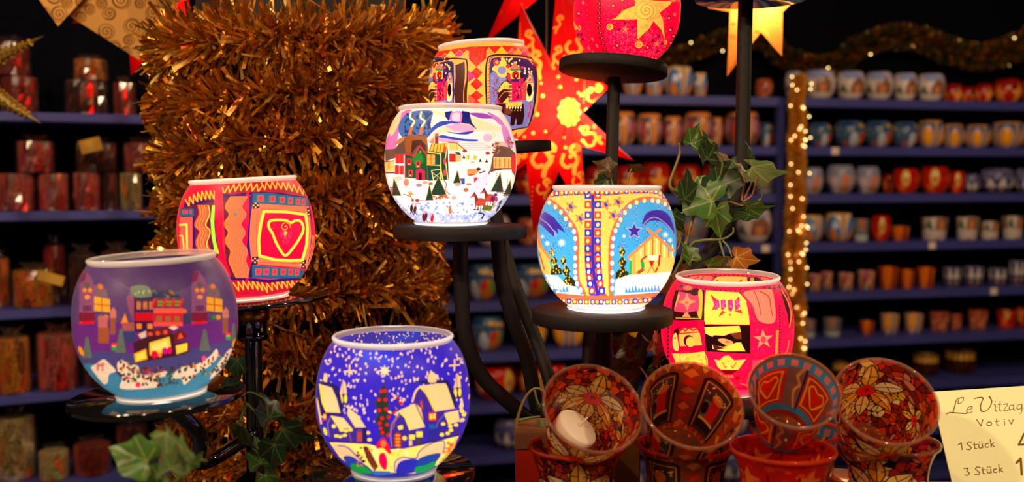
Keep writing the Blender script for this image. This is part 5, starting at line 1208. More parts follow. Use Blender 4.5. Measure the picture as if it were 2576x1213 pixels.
# ------------------------------------------------------------------ votive cups
def mosaic(w, h, n, seed, flower=True):
    g = np.random.default_rng(seed)
    sx = g.uniform(0, w, n); sy = g.uniform(0, h, n)
    yy, xx = np.mgrid[0:h, 0:w].astype(np.float32)
    d1 = np.full((h, w), 1e9, np.float32); d2 = d1.copy(); idx = np.zeros((h, w), int)
    for i in range(n):
        dx = np.abs(xx - sx[i]); dx = np.minimum(dx, w - dx); d = np.hypot(dx, (yy - sy[i]) * 1.1)
        m = d < d1
        d2 = np.where(m, d1, np.minimum(d2, d)); idx[m] = i; d1 = np.where(m, d, d1)
    reds = np.array([(226, 40, 14), (170, 32, 14), (240, 76, 24), (130, 30, 22), (190, 70, 26), (206, 110, 84), (110, 30, 30), (210, 50, 20)])
    gold = np.array([(250, 176, 50), (255, 206, 110), (240, 140, 36), (250, 214, 150)])
    core = np.array([(236, 30, 14), (250, 60, 20)])
    col = reds[g.integers(0, len(reds), n)].astype(float)
    if flower:
        for fx in (w * .25, w * .75):
            fy = h * .52
            dx = (sx - fx + w / 2) % w - w / 2; dy = sy - fy; r = np.hypot(dx, dy) / (h * .46); a = np.arctan2(dy, dx)
            pet = r < .35 + .65 * np.abs(np.cos(a * 2.5 + .8)) ** 1.5
            col[pet & (r < 1)] = gold[g.integers(0, 4, n)][pet & (r < 1)]; col[r < .28] = core[g.integers(0, 2, n)][r < .28]
    out = col[idx] / 255
    edge = np.clip((d2 - d1 - .8) / 2.2, 0.12, 1)[..., None]
    b = Board((0, 0, 1, 1), w, h, (0, 0, 0)); b.a = (out * edge).astype(np.float32); dk = (40, 10, 10)
    if flower:
        for fx in (w * .25, w * .75, w * .5, 2):
            fy = h * .47; R_ = h * (.40 if fx in (w * .25, w * .75) else .22)
            for k in range(6):
                a = k * math.pi / 3 + .5; ca, sa = math.cos(a), math.sin(a); n_ = (-sa, ca)
                T = lambda r, o: (fx + R_ * (r * ca + o * n_[0]), fy + R_ * (r * sa + o * n_[1]))
                pet = [T(.18, 0), T(.45, .20), T(.72, .17), T(1.0, 0), T(.72, -.17), T(.45, -.20)]
                b.poly(pet, tuple(gold[k % 4]), True); b.line(pet, 4, dk, True, True); b.line([T(.2, 0), T(.95, 0)], 3, dk); b.line([T(.55, .19), T(.6, -.19)], 3, dk)
                b.poly([T(.45, .02), T(.62, .15), T(.8, .02)], (255, 214, 140))
                b.ell(*T(.17, .0), R_ * .10, R_ * .10, (240, 30, 14))
    return b.soft().a
def castle_votive():
    b = Board((0, 0, 1, 1), 900, 360, (150, 60, 24))
    for k in range(4):
        x = k * 225
        for i in range(7): b.poly([(x + 40, 20 + i * 48), (x + 66, 44 + i * 48), (x + 40, 68 + i * 48), (x + 14, 44 + i * 48)], (206, 40, 16) if i % 2 else (224, 120, 40))
        b.rect(x + 85, 40, x + 215, 330, (70, 46, 46)); b.line([(x + 85, 330), (x + 85, 50), (x + 100, 38), (x + 200, 38), (x + 215, 50), (x + 215, 330)], 9, (50, 16, 12)); b.line([(x + 96, 320), (x + 96, 56), (x + 204, 56), (x + 204, 320)], 5, (230, 130, 50))
        b.rect(x + 120, 130, x + 165, 270, (206, 26, 30)); b.rect(x + 165, 150, x + 190, 270, (120, 90, 70)); b.ell(x + 180, 200, 14, 36, (30, 14, 14)); b.ell(x + 140, 110, 26, 26, (220, 110, 50)); b.speckle(x + 105, 64, x + 195, 110, 14, [(240, 190, 60)], 3, 5); b.poly([(x + 105, 260), (x + 195, 260), (x + 190, 310), (x + 110, 310)], (40, 16, 16)); b.rect(x + 110, 250, x + 190, 266, (220, 160, 60))
    for i in range(30): b.poly([(i * 30, 0), (i * 30 + 30, 0), (i * 30 + 15, 30)], (214, 60, 20) if i % 2 else (224, 150, 60)); b.poly([(i * 30, 360), (i * 30 + 30, 360), (i * 30 + 15, 330)], (224, 40, 20) if i % 2 else (214, 110, 40))
    return b.soft().a
def heart_votive():
    b = Board((0, 0, 1, 1), 900, 360, (190, 34, 16))
    for k in range(4):
        x = k * 225
        b.rect(x, 0, x + 225, 70, (60, 130, 170))
        for i in range(5): b.rect(x + 14 + i * 44, 22, x + 40 + i * 44, 54, (214, 110, 110))
        b.rect(x, 0, x + 225, 14, (120, 70, 40)); b.rect(x, 290, x + 225, 330, (60, 120, 160)); b.rect(x, 330, x + 225, 360, (140, 40, 20))
        b.rect(x + 150, 60, x + 225, 300, (120, 84, 76)); b.line([(x + 150, 60), (x + 150, 300)], 9, (40, 34, 80)); b.line(catmull([(x + 165, 60), (x + 180, 110), (x + 165, 160), (x + 182, 210), (x + 165, 300)], False, 4), 12, (206, 130, 60))
        b.line([(x + 18, 90), (x + 135, 90), (x + 132, 270), (x + 22, 270)], 9, (234, 150, 50), closed=True)
        hp = [(x + 76, 140), (x + 105, 118), (x + 122, 150), (x + 100, 210), (x + 76, 245), (x + 52, 210), (x + 32, 150), (x + 48, 118)]
        b.poly(hp, (214, 30, 14), True); b.line(hp, 10, (240, 160, 40), True, True)
    return b.soft().a
def red_star_votive():
    b = Board((0, 0, 1, 1), 900, 360, (196, 18, 8))
    b.speckle(0, 0, 900, 360, 260, [(214, 40, 14), (150, 14, 8), (226, 60, 24)], 6, 18)
    for x, y, r in ((276, 92, 60), (60, 96, 56), (500, 96, 58), (720, 96, 58), (388, 200, 24), (610, 200, 24), (160, 190, 24)): b.star(x, y, r, (226, 110, 40), 5, .4, -1.4)
    for i in range(9): b.line([(40 + i * 100, 70), (50 + i * 100, 340)], 10, (140, 10, 8))
    return b.soft().a
V_FLOWER = printed('flower_mosaic_glass', mosaic(900, 360, 620, 3), .42, .20, .09, 'REPEAT', 1.55)
V_FLOWER2 = printed('rose_mosaic_glass', mosaic(900, 360, 560, 9), .42, .20, .09, 'REPEAT', 1.55)
V_CASTLE = printed('castle_votive_glass', castle_votive(), .42, .20, .09, 'REPEAT', 1.55)
V_HEART = printed('heart_votive_glass', heart_votive(), .42, .20, .09, 'REPEAT', 1.55)
V_RED = printed('red_star_votive_glass', red_star_votive(), .42, .15, .09, 'REPEAT', 1.5)
M_lip = clear_glass('red_glow_lip_glass', (1, .45, .25, 1), .6, .03, (.9, .12, .02, 1))  # red-orange glow of light through the lower rims put into the colour
M_lip2 = clear_glass('clear_lip_glass', (1, .85, .75, 1), .32, .05, (.75, .42, .25, 1))
M_base = clear_glass('votive_base_glass', (.9, .6, .4, 1), .25, .05, (.6, .25, .1, 1))
VH = .070
def vr(t):                      # votive profile, t 0..1
    return .0205 + .0095 * min(1, t / .55) ** .8 + .0075 * max(0, (t - .60) / .40) ** 2.0
VPROF = [(vr(i / 24), .004 + (VH - .004) * i / 24) for i in range(25)]
def votive(label, opening, z, tilt, roll, mat, lip, spin=0.0, scale=1.0):
    """opening: pixel of the mouth's middle; tilt towards the camera and roll to the side, degrees"""
    M = Matrix.Translation(P(*opening, z)) @ Matrix.Rotation(math.radians(roll), 4, 'Y') @ Matrix.Rotation(math.radians(tilt), 4, 'X') @ Matrix.Translation((0, 0, -VH * scale)) @ Matrix.Scale(scale, 4)
    root = empty('votive_cup', (0, 0, 0), label, 'votive cup', 'painted glass votive cups stacked on the counter')
    root.matrix_world = M
    o = link('glass_cup', lathe('glass_cup', VPROF, 64, 1.0, spin), root, mat)
    r1 = VPROF[-1][0]
    link('lip', lathe('lip', [(r1 - .001, VH - .0015), (r1 + .0009, VH - .0012), (r1 + .0014, VH + .0002), (r1 + .0006, VH + .0016), (r1 - .0008, VH + .0014), (r1 - .001, VH - .0015)], 64), root, lip)
    link('base', lathe('base', [(.0004, 0), (.0195, 0), (.0212, .001), (.0214, .004), (.0195, .006), (.0004, .006)], 56), root, M_base)
    return root
zb = .755
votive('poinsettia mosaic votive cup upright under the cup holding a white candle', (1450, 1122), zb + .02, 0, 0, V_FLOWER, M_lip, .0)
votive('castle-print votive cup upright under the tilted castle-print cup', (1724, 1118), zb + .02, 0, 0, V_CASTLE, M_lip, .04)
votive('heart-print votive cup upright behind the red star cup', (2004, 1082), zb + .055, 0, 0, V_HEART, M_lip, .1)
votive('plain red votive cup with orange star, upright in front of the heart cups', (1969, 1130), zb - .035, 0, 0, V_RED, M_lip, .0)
votive('poinsettia mosaic votive cup upright beside the yellow price card', (2236, 1112), zb + .02, 0, 0, V_FLOWER2, M_lip2, .1)
v1 = votive('tilted poinsettia mosaic votive cup with a white candle inside', (1492, 1026), zb - .02, 44, 14, V_FLOWER, M_lip2, .02, 1.0)
votive('tilted castle-print votive cup leaning between two flower mosaic cups', (1742, 1018), zb - .02, 44, 4, V_CASTLE, M_lip2, .06, 1.0)
votive('tilted heart-print votive cup with blue border on the heart cup', (1998, 982), zb - .03, 42, -3, V_HEART, M_lip2, .02, .88)
votive('tilted poinsettia mosaic votive cup beside the yellow price card', (2228, 1008), zb - .02, 44, -3, V_FLOWER2, M_lip2, .0, 1.0)
cand = empty('tea_candle', (0, 0, 0), 'plain white wax candle inside the tilted first votive cup', 'candle')
bpy.context.view_layer.update()
cn = (-FWD * .40 + (RGT * .62 + UPV * .78) * .92).normalized()
cand.matrix_world = Matrix.Translation(P(1456, 1072, .772)) @ cn.to_track_quat('Z', 'Y').to_matrix().to_4x4() @ Matrix.Translation((0, 0, -.0135))
M_wax = plain('white_wax', rgb(236, 222, 206), .5)
link('wax', lathe('wax', [(.0004, 0), (.016, 0), (.0172, .001), (.0178, .012), (.0165, .0135), (.0004, .013)], 40), cand, M_wax)
link('wick', tube('wick', [(0, 0, .013), (.0008, 0, .018), (.0025, 0, .023)], .0007, 6), cand, M_wax)

# ------------------------------------------------------------------ price card and boxes behind the cups
def print_price():
    b = Board((2280, 900, 2760, 1260), 1860, 1395, (255, 252, 200))
    ink = (124, 92, 40); S = 3.875
    # Le Vitrage, in slanted pen strokes
    def pen(pts, w0, w1):
        p = catmull(pts, False, 8)
        for (xa, ya), (xb, yb) in zip(p, p[1:]):
            a = math.atan2(yb - ya, xb - xa); w = w0 + (w1 - w0) * abs(math.sin(a + .7))
            b.line([(xa, ya), (xb, yb)], w, ink)
    pen([(535, 395), (556, 388), (548, 430), (505, 445), (515, 400), (540, 388)], 5, 9); pen([(535, 390), (490, 410), (470, 480), (455, 530)], 6, 13); pen([(388, 550), (430, 535), (500, 540), (585, 545)], 8, 12)
    pen([(588, 512), (640, 495), (632, 475), (600, 490), (588, 525), (612, 540), (645, 525)], 5, 10)
    pen([(662, 400), (690, 392), (730, 388), (748, 400), (735, 430), (722, 480), (735, 522), (780, 518), (815, 480), (832, 430), (820, 395), (808, 380)], 6, 14)
    pen([(858, 455), (868, 470), (866, 515), (882, 522)], 4, 10); b.circ(866, 430, 6, ink)
    pen([(915, 425), (912, 470), (912, 515), (930, 520)], 4, 9); pen([(890, 458), (935, 452)], 5, 6)
    pen([(948, 458), (988, 452), (950, 515), (995, 512)], 5, 9)
    pen([(1045, 460), (1010, 470), (1005, 505), (1040, 500), (1048, 460), (1046, 500), (1060, 512)], 4, 9)
    pen([(1125, 452), (1085, 465), (1082, 500), (1120, 492), (1125, 455), (1126, 520), (1105, 550)], 4, 9)
    pen([(1155, 490), (1190, 475), (1180, 455), (1155, 470), (1155, 505), (1195, 500)], 4, 9)
    L = lambda pts, w=10: b.line(pts, w, ink)
    # Votiv
    L([(685, 605), (728, 665), (745, 605)]); L([(800, 628), (785, 640), (785, 655), (800, 665), (822, 660), (832, 645), (825, 630), (800, 628)], 9)
    L([(880, 598), (882, 655), (900, 658)], 9); L([(865, 622), (905, 618)], 8); L([(955, 622), (957, 658)], 9); b.circ(954, 604, 6, ink); L([(1000, 610), (1024, 648), (1042, 604)], 9)
    # price lines
    def stueck(x, y):
        L([(x + 48, y - 46), (x + 15, y - 50), (x, y - 30), (x + 22, y - 12), (x + 45, y + 8), (x + 30, y + 28), (x - 5, y + 24)], 9)
        L([(x + 72, y - 42), (x + 76, y + 14), (x + 98, y + 18)], 9); L([(x + 60, y - 20), (x + 100, y - 24)], 8)
        L([(x + 115, y - 26), (x + 118, y + 8), (x + 140, y + 12), (x + 152, y - 6)], 9); L([(x + 150, y - 30), (x + 156, y + 8)], 9); b.circ(x + 122, y - 48, 6, ink); b.circ(x + 145, y - 50, 6, ink)
        L([(x + 208, y - 32), (x + 182, y - 28), (x + 178, y), (x + 198, y + 6), (x + 214, y - 2)], 9); L([(x + 228, y - 72), (x + 238, y + 2)], 9); L([(x + 262, y - 40), (x + 236, y - 20), (x + 270, y - 2)], 9)
    L([(508, 850), (535, 830), (545, 898)], 10); stueck(590, 870)
    L([(562, 1080), (600, 1078), (590, 1105), (615, 1125), (600, 1148), (572, 1145)], 10); stueck(672, 1115)
    L([(1150, 740), (1095, 850), (1190, 845)], 20); L([(1165, 790), (1168, 900)], 20)
    L([(1075, 1025), (1115, 985), (1125, 1140)], 24)
    return b.soft()
pcard = print_price()
ctr = P(2500, 1100, .80)
card = empty('price_card', ctr, 'pale yellow price card with brown lettering at the right edge', 'price card')
tl_, tr_, bl_, br_ = P(2343, 986, .83), P(2720, 962, .83), P(2402, 1245, .80), P(2760, 1245, .80)
n_ = 8; V = []; UV = []; Fc = []
for i in range(n_ + 1):
    for j in range(n_ + 1):
        q = tl_.lerp(tr_, j / n_).lerp(bl_.lerp(br_, j / n_), i / n_); V.append(q)
pp = project(np.array([tuple(q) for q in V]))
UV = [((x - pcard.x0) / (pcard.x1 - pcard.x0), 1 - (y - pcard.y0) / (pcard.y1 - pcard.y0)) for x, y in pp]
for i in range(n_):
    for j in range(n_): a = i * (n_ + 1) + j; Fc.append((a, a + n_ + 1, a + n_ + 2, a + 1))
o = link('card_sheet', mesh('card_sheet', [v - ctr for v in V], Fc, False, UV), card, printed('price_print', pcard.a, 0, 0, .6, 'EXTEND', 1.1))
md = o.modifiers.new('thickness', 'SOLIDIFY'); md.thickness = .0012
o = link('stand_block', box('stand_block', -.05, .10, -.01, .03, -.13, -.045, .003), card, plain('card_block', rgb(70, 50, 30), .6))
def print_redbox(b):
    b.line([(150, 60), (175, 130), (200, 60)], 9, (226, 190, 160)); b.line([(120, 150), (110, 320)], 5, (120, 20, 14)); b.line([(90, 200), (88, 320)], 5, (120, 20, 14)); b.line([(115, 185), (145, 185)], 5, (120, 20, 14)); b.line([(115, 240), (140, 240)], 5, (120, 20, 14))
def boxed(name, label, cat, x0, x1, y0, z, h, mats, dep=.05):
    a = P(x0, y0, z); c = P(x1, y0, z); w = (c - a).length
    root = empty(name, Vector(((a.x + c.x) / 2, a.y + dep / 2, COUNTER_Z)), label, cat)
    hh = a.z - COUNTER_Z
    link('body', box('body', -w / 2, w / 2, -dep / 2, dep / 2, 0, hh - h, .001), root, mats[0])
    if h: link('lid', box('lid', -w / 2 - .0008, w / 2 + .0008, -dep / 2 - .0008, dep / 2 + .0008, hh - h, hh, .001), root, mats[1])
    return root, w, hh - h
rb, w_, h_ = boxed('gift_box', 'red box with pale letter V and brown lid beside the ivy tendril', 'box', 1297, 1402, 1090, .80, .014, (plain('red_card', rgb(190, 40, 20), .6), plain('brown_card', rgb(120, 74, 40), .6)))
b_ = Board((0, 0, 1, 1), 300, 340, (190, 40, 20)); print_redbox(b_)
o = link('printed_front', mesh('printed_front', [(-w_ / 2, -.0262, h_ - .055), (w_ / 2, -.0262, h_ - .055), (w_ / 2, -.0262, h_), (-w_ / 2, -.0262, h_)], [(0, 1, 2, 3)], False, [(0, 0), (1, 0), (1, 1), (0, 1)]), rb, printed('red_box_print', b_.soft().a, 0, 0, .5, 'EXTEND', 1.15))
boxed('gift_box', 'ochre cardboard box between the first two votive cups', 'box', 1548, 1612, 1062, .81, 0, (plain('ochre_card', rgb(150, 100, 36), .6),), .04)
hc = P(2120, 1198, .80).z - COUNTER_Z - .006
cl = tag(link('copper_pot', lathe('copper_pot', [(.0004, .006), (.018, .007), (.0215, .004), (.022, 0), (.0215, -.002), (.0200, -hc), (.0004, -hc)], 40), None, plain('copper', rgb(230, 150, 110), .3, .6)), 'small copper-topped pot between the red star cup and poinsettia cup', 'pot')
cl.location = P(2120, 1198, .80); cl.location.z -= .006

# ------------------------------------------------------------------ back shelves
def shelf_line(xa, za, xb, zb_): return P(xa, HORIZON, za), P(xb, HORIZON, zb_)
KR = 1.0e-4
zr = lambda x: 3.4 / (1 - KR * (x - 2010))
zl = lambda x: 1.95 / (1 - 1.5e-4 * (x - 170))
def at_line(px, A, B):                                     # where the upright plane through a pixel column meets the shelf front
    a = (px - FW / 2) / F
    d = Vector((a, math.cos(PITCH), 0)); u = B - A
    t = (A.x * d.y - A.y * d.x) / (u.y * d.x - u.x * d.y)
    return A + u * t
def shelf_unit(label, xa, xb, zf, ypx, xref, depth, divs, thick):
    A, B = shelf_line(xa, zf(xa), xb, zf(xb)); u = (B - A); u.z = 0; L = u.length; ang = math.atan2(u.y, u.x)
    root = empty('shelf_unit', Vector((A.x, A.y, 0)), label, 'shelf unit'); root.rotation_euler = (0, 0, ang)
    hs = []
    for y in ypx:
        h = P(xref, y, zf(xref)).z; hs.append(h)
        link('shelf_board', box('shelf_board', 0, L, 0, depth, h - thick, h, .002), root, M_shelf)
    link('back_panel', box('back_panel', 0, L, depth + .001, depth + .02, 0, hs[0] + .55), root, M_wall)
    for px in divs:
        q = at_line(px, A, B); s = (Vector((q.x, q.y, 0)) - Vector((A.x, A.y, 0))).length
        link('upright', box('upright', s - .012, s + .012, .002, .03, 0, hs[0] - .001), root, M_shelf)
    return root, A, B, hs, Vector((-math.sin(ang), math.cos(ang), 0))
RY = (247, 369, 489, 614, 740, 862, 985, 1108, 1232)
RU, RA, RB, RHS, RN = shelf_unit('long navy blue shelf unit full of small painted globes', 1060, 2800, zr, RY, 2010, .26, (1962,), .030)
LU, LA, LB, LHS, LN = shelf_unit('navy blue shelf unit of wrapped candles left of the pillar', -250, 560, zl, (285, 532, 777, 992, 1225), 170, .24, (-200, 480), .018)

# small prints
def sp(bg, fn, n='p', w=256, h=160):
    b = Board((0, 0, 1, 1), w, h, bg); fn(b); return printed('shelf_print_' + n, b.soft().a, .12, 0, .18, 'REPEAT', 1.4)
def f_white(b):
    b.rect(0, 0, 256, 46, (206, 190, 214)); b.poly([(0, 20), (90, 10), (150, 40), (60, 50)], (150, 160, 220)); b.poly([(120, 0), (256, 0), (256, 30)], (244, 206, 190))
    b.poly([(70, 100), (80, 50), (130, 40), (160, 60), (165, 100)], (150, 100, 80)); b.rect(95, 70, 130, 100, (226, 140, 90)); b.poly([(200, 100), (215, 40), (256, 60), (256, 100)], (160, 120, 100)); b.poly([(0, 90), (30, 60), (60, 100)], (90, 110, 90)); b.ell(90, 135, 30, 12, (206, 140, 110)); b.ell(190, 130, 18, 10, (170, 110, 90))
def f_castle(b):
    for i in range(10): b.poly([(i * 27, 0), (i * 27 + 27, 0), (i * 27 + 13, 24)], (226, 70, 30)); b.poly([(i * 27, 160), (i * 27 + 27, 160), (i * 27 + 13, 138)], (226, 90, 30))
    for x in (60, 196): b.rect(x - 46, 28, x + 46, 134, (110, 84, 90)); b.rect(x - 20, 44, x + 12, 110, (206, 70, 60)); b.ell(x + 26, 80, 16, 34, (236, 190, 190)); b.ell(x + 24, 78, 7, 16, (30, 20, 20)); b.rect(x - 20, 104, x + 20, 118, (214, 160, 60)); b.ell(x - 4, 126, 14, 10, (190, 190, 230)); b.ell(x - 34, 60, 10, 26, (190, 150, 190))
def f_snowman(b):
    b.speckle(0, 0, 256, 80, 40, [(120, 150, 190)], 3, 7); b.ell(60, 30, 40, 12, (40, 70, 130)); b.line([(130, 34), (240, 44)], 14, (220, 170, 80)); b.ell(100, 100, 26, 40, (190, 196, 214)); b.ell(170, 100, 46, 44, (200, 120, 50)); b.circ(150, 76, 16, (220, 50, 40)); b.circ(196, 80, 16, (110, 150, 50)); b.circ(200, 116, 12, (226, 60, 40)); b.ell(50, 116, 22, 18, (190, 80, 50)); b.rect(0, 138, 256, 160, (60, 80, 110))
def f_sun(b):
    for x in (0, 128): b.rect(x + 10, 22, x + 118, 140, (90, 96, 150)); b.ell(x + 64, 82, 46, 50, (190, 180, 190)); b.ell(x + 64, 82, 36, 40, (250, 150, 30)); b.circ(x + 64, 82, 22, (255, 180, 40))
    for i in range(12): b.circ(i * 22, 10, 7, (230, 90, 40)); b.circ(i * 22, 150, 7, (230, 90, 40))
def f_rider(b):
    b.rect(0, 0, 256, 56, (150, 150, 184)); b.rect(0, 110, 256, 160, (210, 210, 206)); b.ell(128, 78, 18, 30, (240, 130, 90)); b.ell(128, 108, 44, 14, (176, 120, 60)); b.line([(100, 110), (90, 136)], 10, (176, 120, 60)); b.line([(156, 110), (166, 136)], 10, (176, 120, 60)); b.ell(172, 70, 12, 18, (236, 170, 100)); b.ell(60, 80, 26, 22, (220, 190, 200)); b.ell(20, 100, 16, 20, (70, 60, 110)); b.ell(230, 90, 16, 26, (150, 100, 70))
def f_teddy(b):
    b.speckle(0, 0, 256, 160, 40, [(226, 60, 30), (170, 20, 16)], 8, 18)
    for x in (70, 200): b.ell(x, 56, 26, 38, (230, 190, 90)); b.ell(x, 64, 14, 12, (214, 120, 60)); b.ell(x - 24, 118, 24, 34, (250, 110, 40)); b.circ(x - 24, 124, 12, (230, 30, 20))
def f_night(b):
    b.speckle(0, 0, 256, 70, 60, [(190, 190, 220)], 2, 5)
    for x in (30, 90, 150, 210): b.poly([(x - 26, 100), (x, 56), (x + 30, 100)], (226, 214, 206)); b.rect(x - 20, 100, x + 24, 130, (70, 60, 110)); b.ell(x, 112, 8, 8, (240, 190, 80))
    b.rect(0, 130, 256, 160, (200, 190, 130)); b.speckle(0, 130, 256, 156, 20, [(230, 140, 60), (60, 110, 80)], 5, 12)
def f_arch(b):
    for x in (0, 128): b.ell(x + 64, 84, 46, 62, (90, 130, 200)); b.rect(x + 18, 84, x + 110, 140, (90, 130, 200)); b.poly([(x + 30, 136), (x + 34, 96), (x + 60, 66), (x + 90, 100), (x + 92, 136)], (236, 130, 50)); b.circ(x + 56, 110, 14, (250, 170, 70)); b.rect(x + 92, 96, x + 108, 136, (90, 130, 80)); b.ell(x + 80, 60, 20, 14, (200, 210, 240)); b.rect(x + 20, 134, x + 108, 146, (236, 190, 50)); b.line([(x + 126, 0), (x + 126, 160)], 8, (90, 60, 140))
def f_redstar(b):
    b.speckle(0, 0, 256, 160, 50, [(200, 40, 20), (130, 14, 14)], 8, 20); b.star(128, 84, 58, (255, 160, 70)); b.star(10, 84, 50, (240, 130, 60)); b.star(246, 84, 50, (240, 130, 60))
def f_orange(b):
    for x in (64, 192): b.ell(x, 80, 44, 52, (240, 120, 30)); b.rect(x - 60, 130, x + 60, 144, (220, 214, 214))
def f_brown(b): b.speckle(0, 0, 256, 160, 60, [(230, 170, 120), (150, 60, 40), (206, 110, 80)], 6, 14)
def f_grey(b):
    b.rect(0, 0, 256, 50, (110, 120, 140)); b.ell(90, 70, 30, 26, (200, 120, 90)); b.ell(170, 80, 36, 26, (120, 96, 120)); b.rect(0, 110, 256, 160, (200, 206, 206))
def f_amber(b):
    b.speckle(0, 60, 256, 160, 40, [(110, 56, 24), (50, 20, 10)], 8, 20)
    for i in range(9): b.ell(14 + i * 29, 34, 11, 20, (255, 190, 70))
PR = {'white': sp((226, 206, 200), f_white, 'white'), 'castle': sp((236, 150, 80), f_castle, 'castle'), 'snowman': sp((66, 92, 130), f_snowman, 'snowman'), 'sun': sp((226, 170, 90), f_sun, 'sun'),
      'rider': sp((176, 166, 190), f_rider, 'rider'), 'teddy': sp((206, 30, 16), f_teddy, 'teddy'), 'night': sp((84, 78, 130), f_night, 'night'), 'arch': sp((244, 196, 140), f_arch, 'arch'),
      'redstar': sp((170, 26, 18), f_redstar, 'redstar'), 'orange': sp((170, 60, 24), f_orange, 'orange'), 'brown': sp((190, 90, 60), f_brown, 'brown'), 'grey': sp((130, 130, 140), f_grey, 'grey'), 'amber': sp((70, 30, 14), f_amber, 'amber')}
WORDS = {'white': 'white winter-village', 'castle': 'orange castle-print', 'snowman': 'blue snowman-print', 'sun': 'yellow sun-panel', 'rider': 'grey snow-rider', 'teddy': 'bright red teddy-print', 'night': 'violet night-village',
         'arch': 'cream arched-panel', 'redstar': 'dark red star', 'orange': 'orange dotted', 'brown': 'reddish brown', 'grey': 'grey-blue winter', 'amber': 'amber bead-rimmed'}
def unit_globe():
    return [(prof_r(T0 + (T1 - T0) * i / 14) * .5, i / 14) for i in range(15)]
GB = [(.0005, 0)] + unit_globe() + [(.36, .985), (.33, .9)]
CUP = [(.0005, 0), (.40, 0), (.43, .03), (.47, .6), (.5, .97), (.5, 1.0), (.47, 1.0), (.44, .9), (.40, .15)]
JAR = [(.0005, 0), (.36, 0), (.46, .12), (.5, .4), (.46, .7), (.44, .78), (.47, .82), (.47, .98), (.44, 1.0), (.4, .95)]
def squared(name, prof, seg=36, p=.5):
    me = lathe(name, prof, seg, 2.0)
    for v in me.vertices:
        a = math.atan2(v.co.y, v.co.x); s = 1 / max(abs(math.cos(a)), abs(math.sin(a))); k = 1 + (min(s, 1.28) - 1) * p
        v.co.x *= k * .92; v.co.y *= k * .92
    return me
UNIT = {}
def unit(kind, pr):
    if (kind, pr) not in UNIT:
        me = {'globe': lambda: lathe('shelf_globe', GB, 32, 2.0), 'cube': lambda: squared('shelf_square_globe', GB), 'cup': lambda: lathe('shelf_cup', CUP, 28, 2.0), 'jar': lambda: lathe('shelf_jar', JAR, 28, 2.0)}[kind]()
        me.materials.append(PR[pr]); UNIT[(kind, pr)] = me
    return UNIT[(kind, pr)]
NOUN = {'globe': ('painted_globe', 'globe', 'candle globe'), 'cube': ('square_globe', 'squarish globe', 'candle globe'), 'cup': ('small_votive', 'votive cup', 'votive cup'), 'jar': ('amber_jar', 'jar', 'jar')}
ORD = ['first', 'second', 'third', 'fourth', 'fifth', 'sixth', 'seventh', 'eighth', 'ninth', 'tenth', 'eleventh', 'twelfth', 'thirteenth']
M_foil = clear_glass('cellophane', (.96, .95, .94, 1), .05, .10, (.8, .7, .6, 1))
_nt = M_foil.node_tree; _n = _nt.nodes.new('ShaderNodeTexNoise'); _n.inputs['Scale'].default_value = 7; _b = _nt.nodes.new('ShaderNodeBump'); _b.inputs['Strength'].default_value = 1.0; _b.inputs['Distance'].default_value = .25
_tc = _nt.nodes.new('ShaderNodeTexCoord'); _nt.links.new(_tc.outputs['Object'], _n.inputs['Vector']); _nt.links.new(_n.outputs[0], _b.inputs['Height'])
for _q in _nt.nodes:
    if _q.bl_idname in ('ShaderNodeBsdfGlossy', 'ShaderNodeFresnel'): _nt.links.new(_b.outputs[0], _q.inputs['Normal'])
def cello_mesh(name, seed, top=1.20, flat=False):
    g = random.Random(seed); seg = 22; V = []; Fc = []
    rows = [(.52, 0), (.53, .25), (.52, .5), (.53, .75), (.50, 1.0), (.30, 1.04), (.14, 1.07), (.24, 1.13), (.34, top)]
    if flat: rows = [(.52, 0), (.53, .25), (.52, .5), (.53, .75), (.50, .99), (.3, 1.005), (.05, 1.01)]
    for i, (r, z) in enumerate(rows):
        for k in range(seg):
            a = 2 * math.pi * k / seg; rr = r * (1 + g.uniform(-.05, .05) * (1 if i < 5 else 3)); V.append((rr * math.cos(a), rr * math.sin(a), z + (g.uniform(-.02, .02) if 0 < i < 6 else g.uniform(-.03, .03) if i >= 6 and not flat else 0)))
    for i in range(len(rows) - 1):
        for k in range(seg): Fc.append((i * seg + k, i * seg + (k + 1) % seg, (i + 1) * seg + (k + 1) % seg, (i + 1) * seg + k))
    return mesh(name, V, Fc, False)
CELLO = [cello_mesh('cellophane_wrap', i, flat=i > 3) for i in range(6)]
for m_ in CELLO: m_.materials.append(M_foil)
def put(px, wpx, hpx, si, kind, pr, back=.02, A=None, B=None, hs=None, nrm=None, jit=.25, wrap=False):
    A = A or RA; B = B or RB; hs = hs or RHS; nrm = nrm or RN
    q = at_line(px, A, B); dist = Vector((q.x, q.y, 0)).length
    dr = Vector((q.x, q.y, 0)).normalized()
    zc = (q - CAM).dot(FWD); w = wpx * zc / F; h = hpx * zc / F
    q2 = q + dr * (back + w * .5) / max(.3, dr.dot(nrm)); k = (q2 - CAM).dot(FWD) / zc
    w *= k; h *= k
    o = link(NOUN[kind][0], unit(kind, pr)); o.location = (q2.x, q2.y, hs[si] + .0004); o.scale = (w, w, h)
    o.rotation_euler = (0, 0, math.atan2(-q2.x, q2.y) * -1 + rnd.uniform(-jit, jit) + math.pi * 0)
    o['_px'] = px
    return o
rows = {}
def row(si, side, items):
    """items: (x, width, height, kind, print) in pixels; side: left or right of the gold tinsel post"""
    key = (si, side); rows.setdefault(key, [])
    for it in items:
        o = put(it[0], it[1], it[2], si, it[3], it[4], it[5] if len(it) > 5 else .02)
        rows[key].append((it[0], it[3], it[4], o))
G, Q, C, J = 'globe', 'cube', 'cup', 'jar'
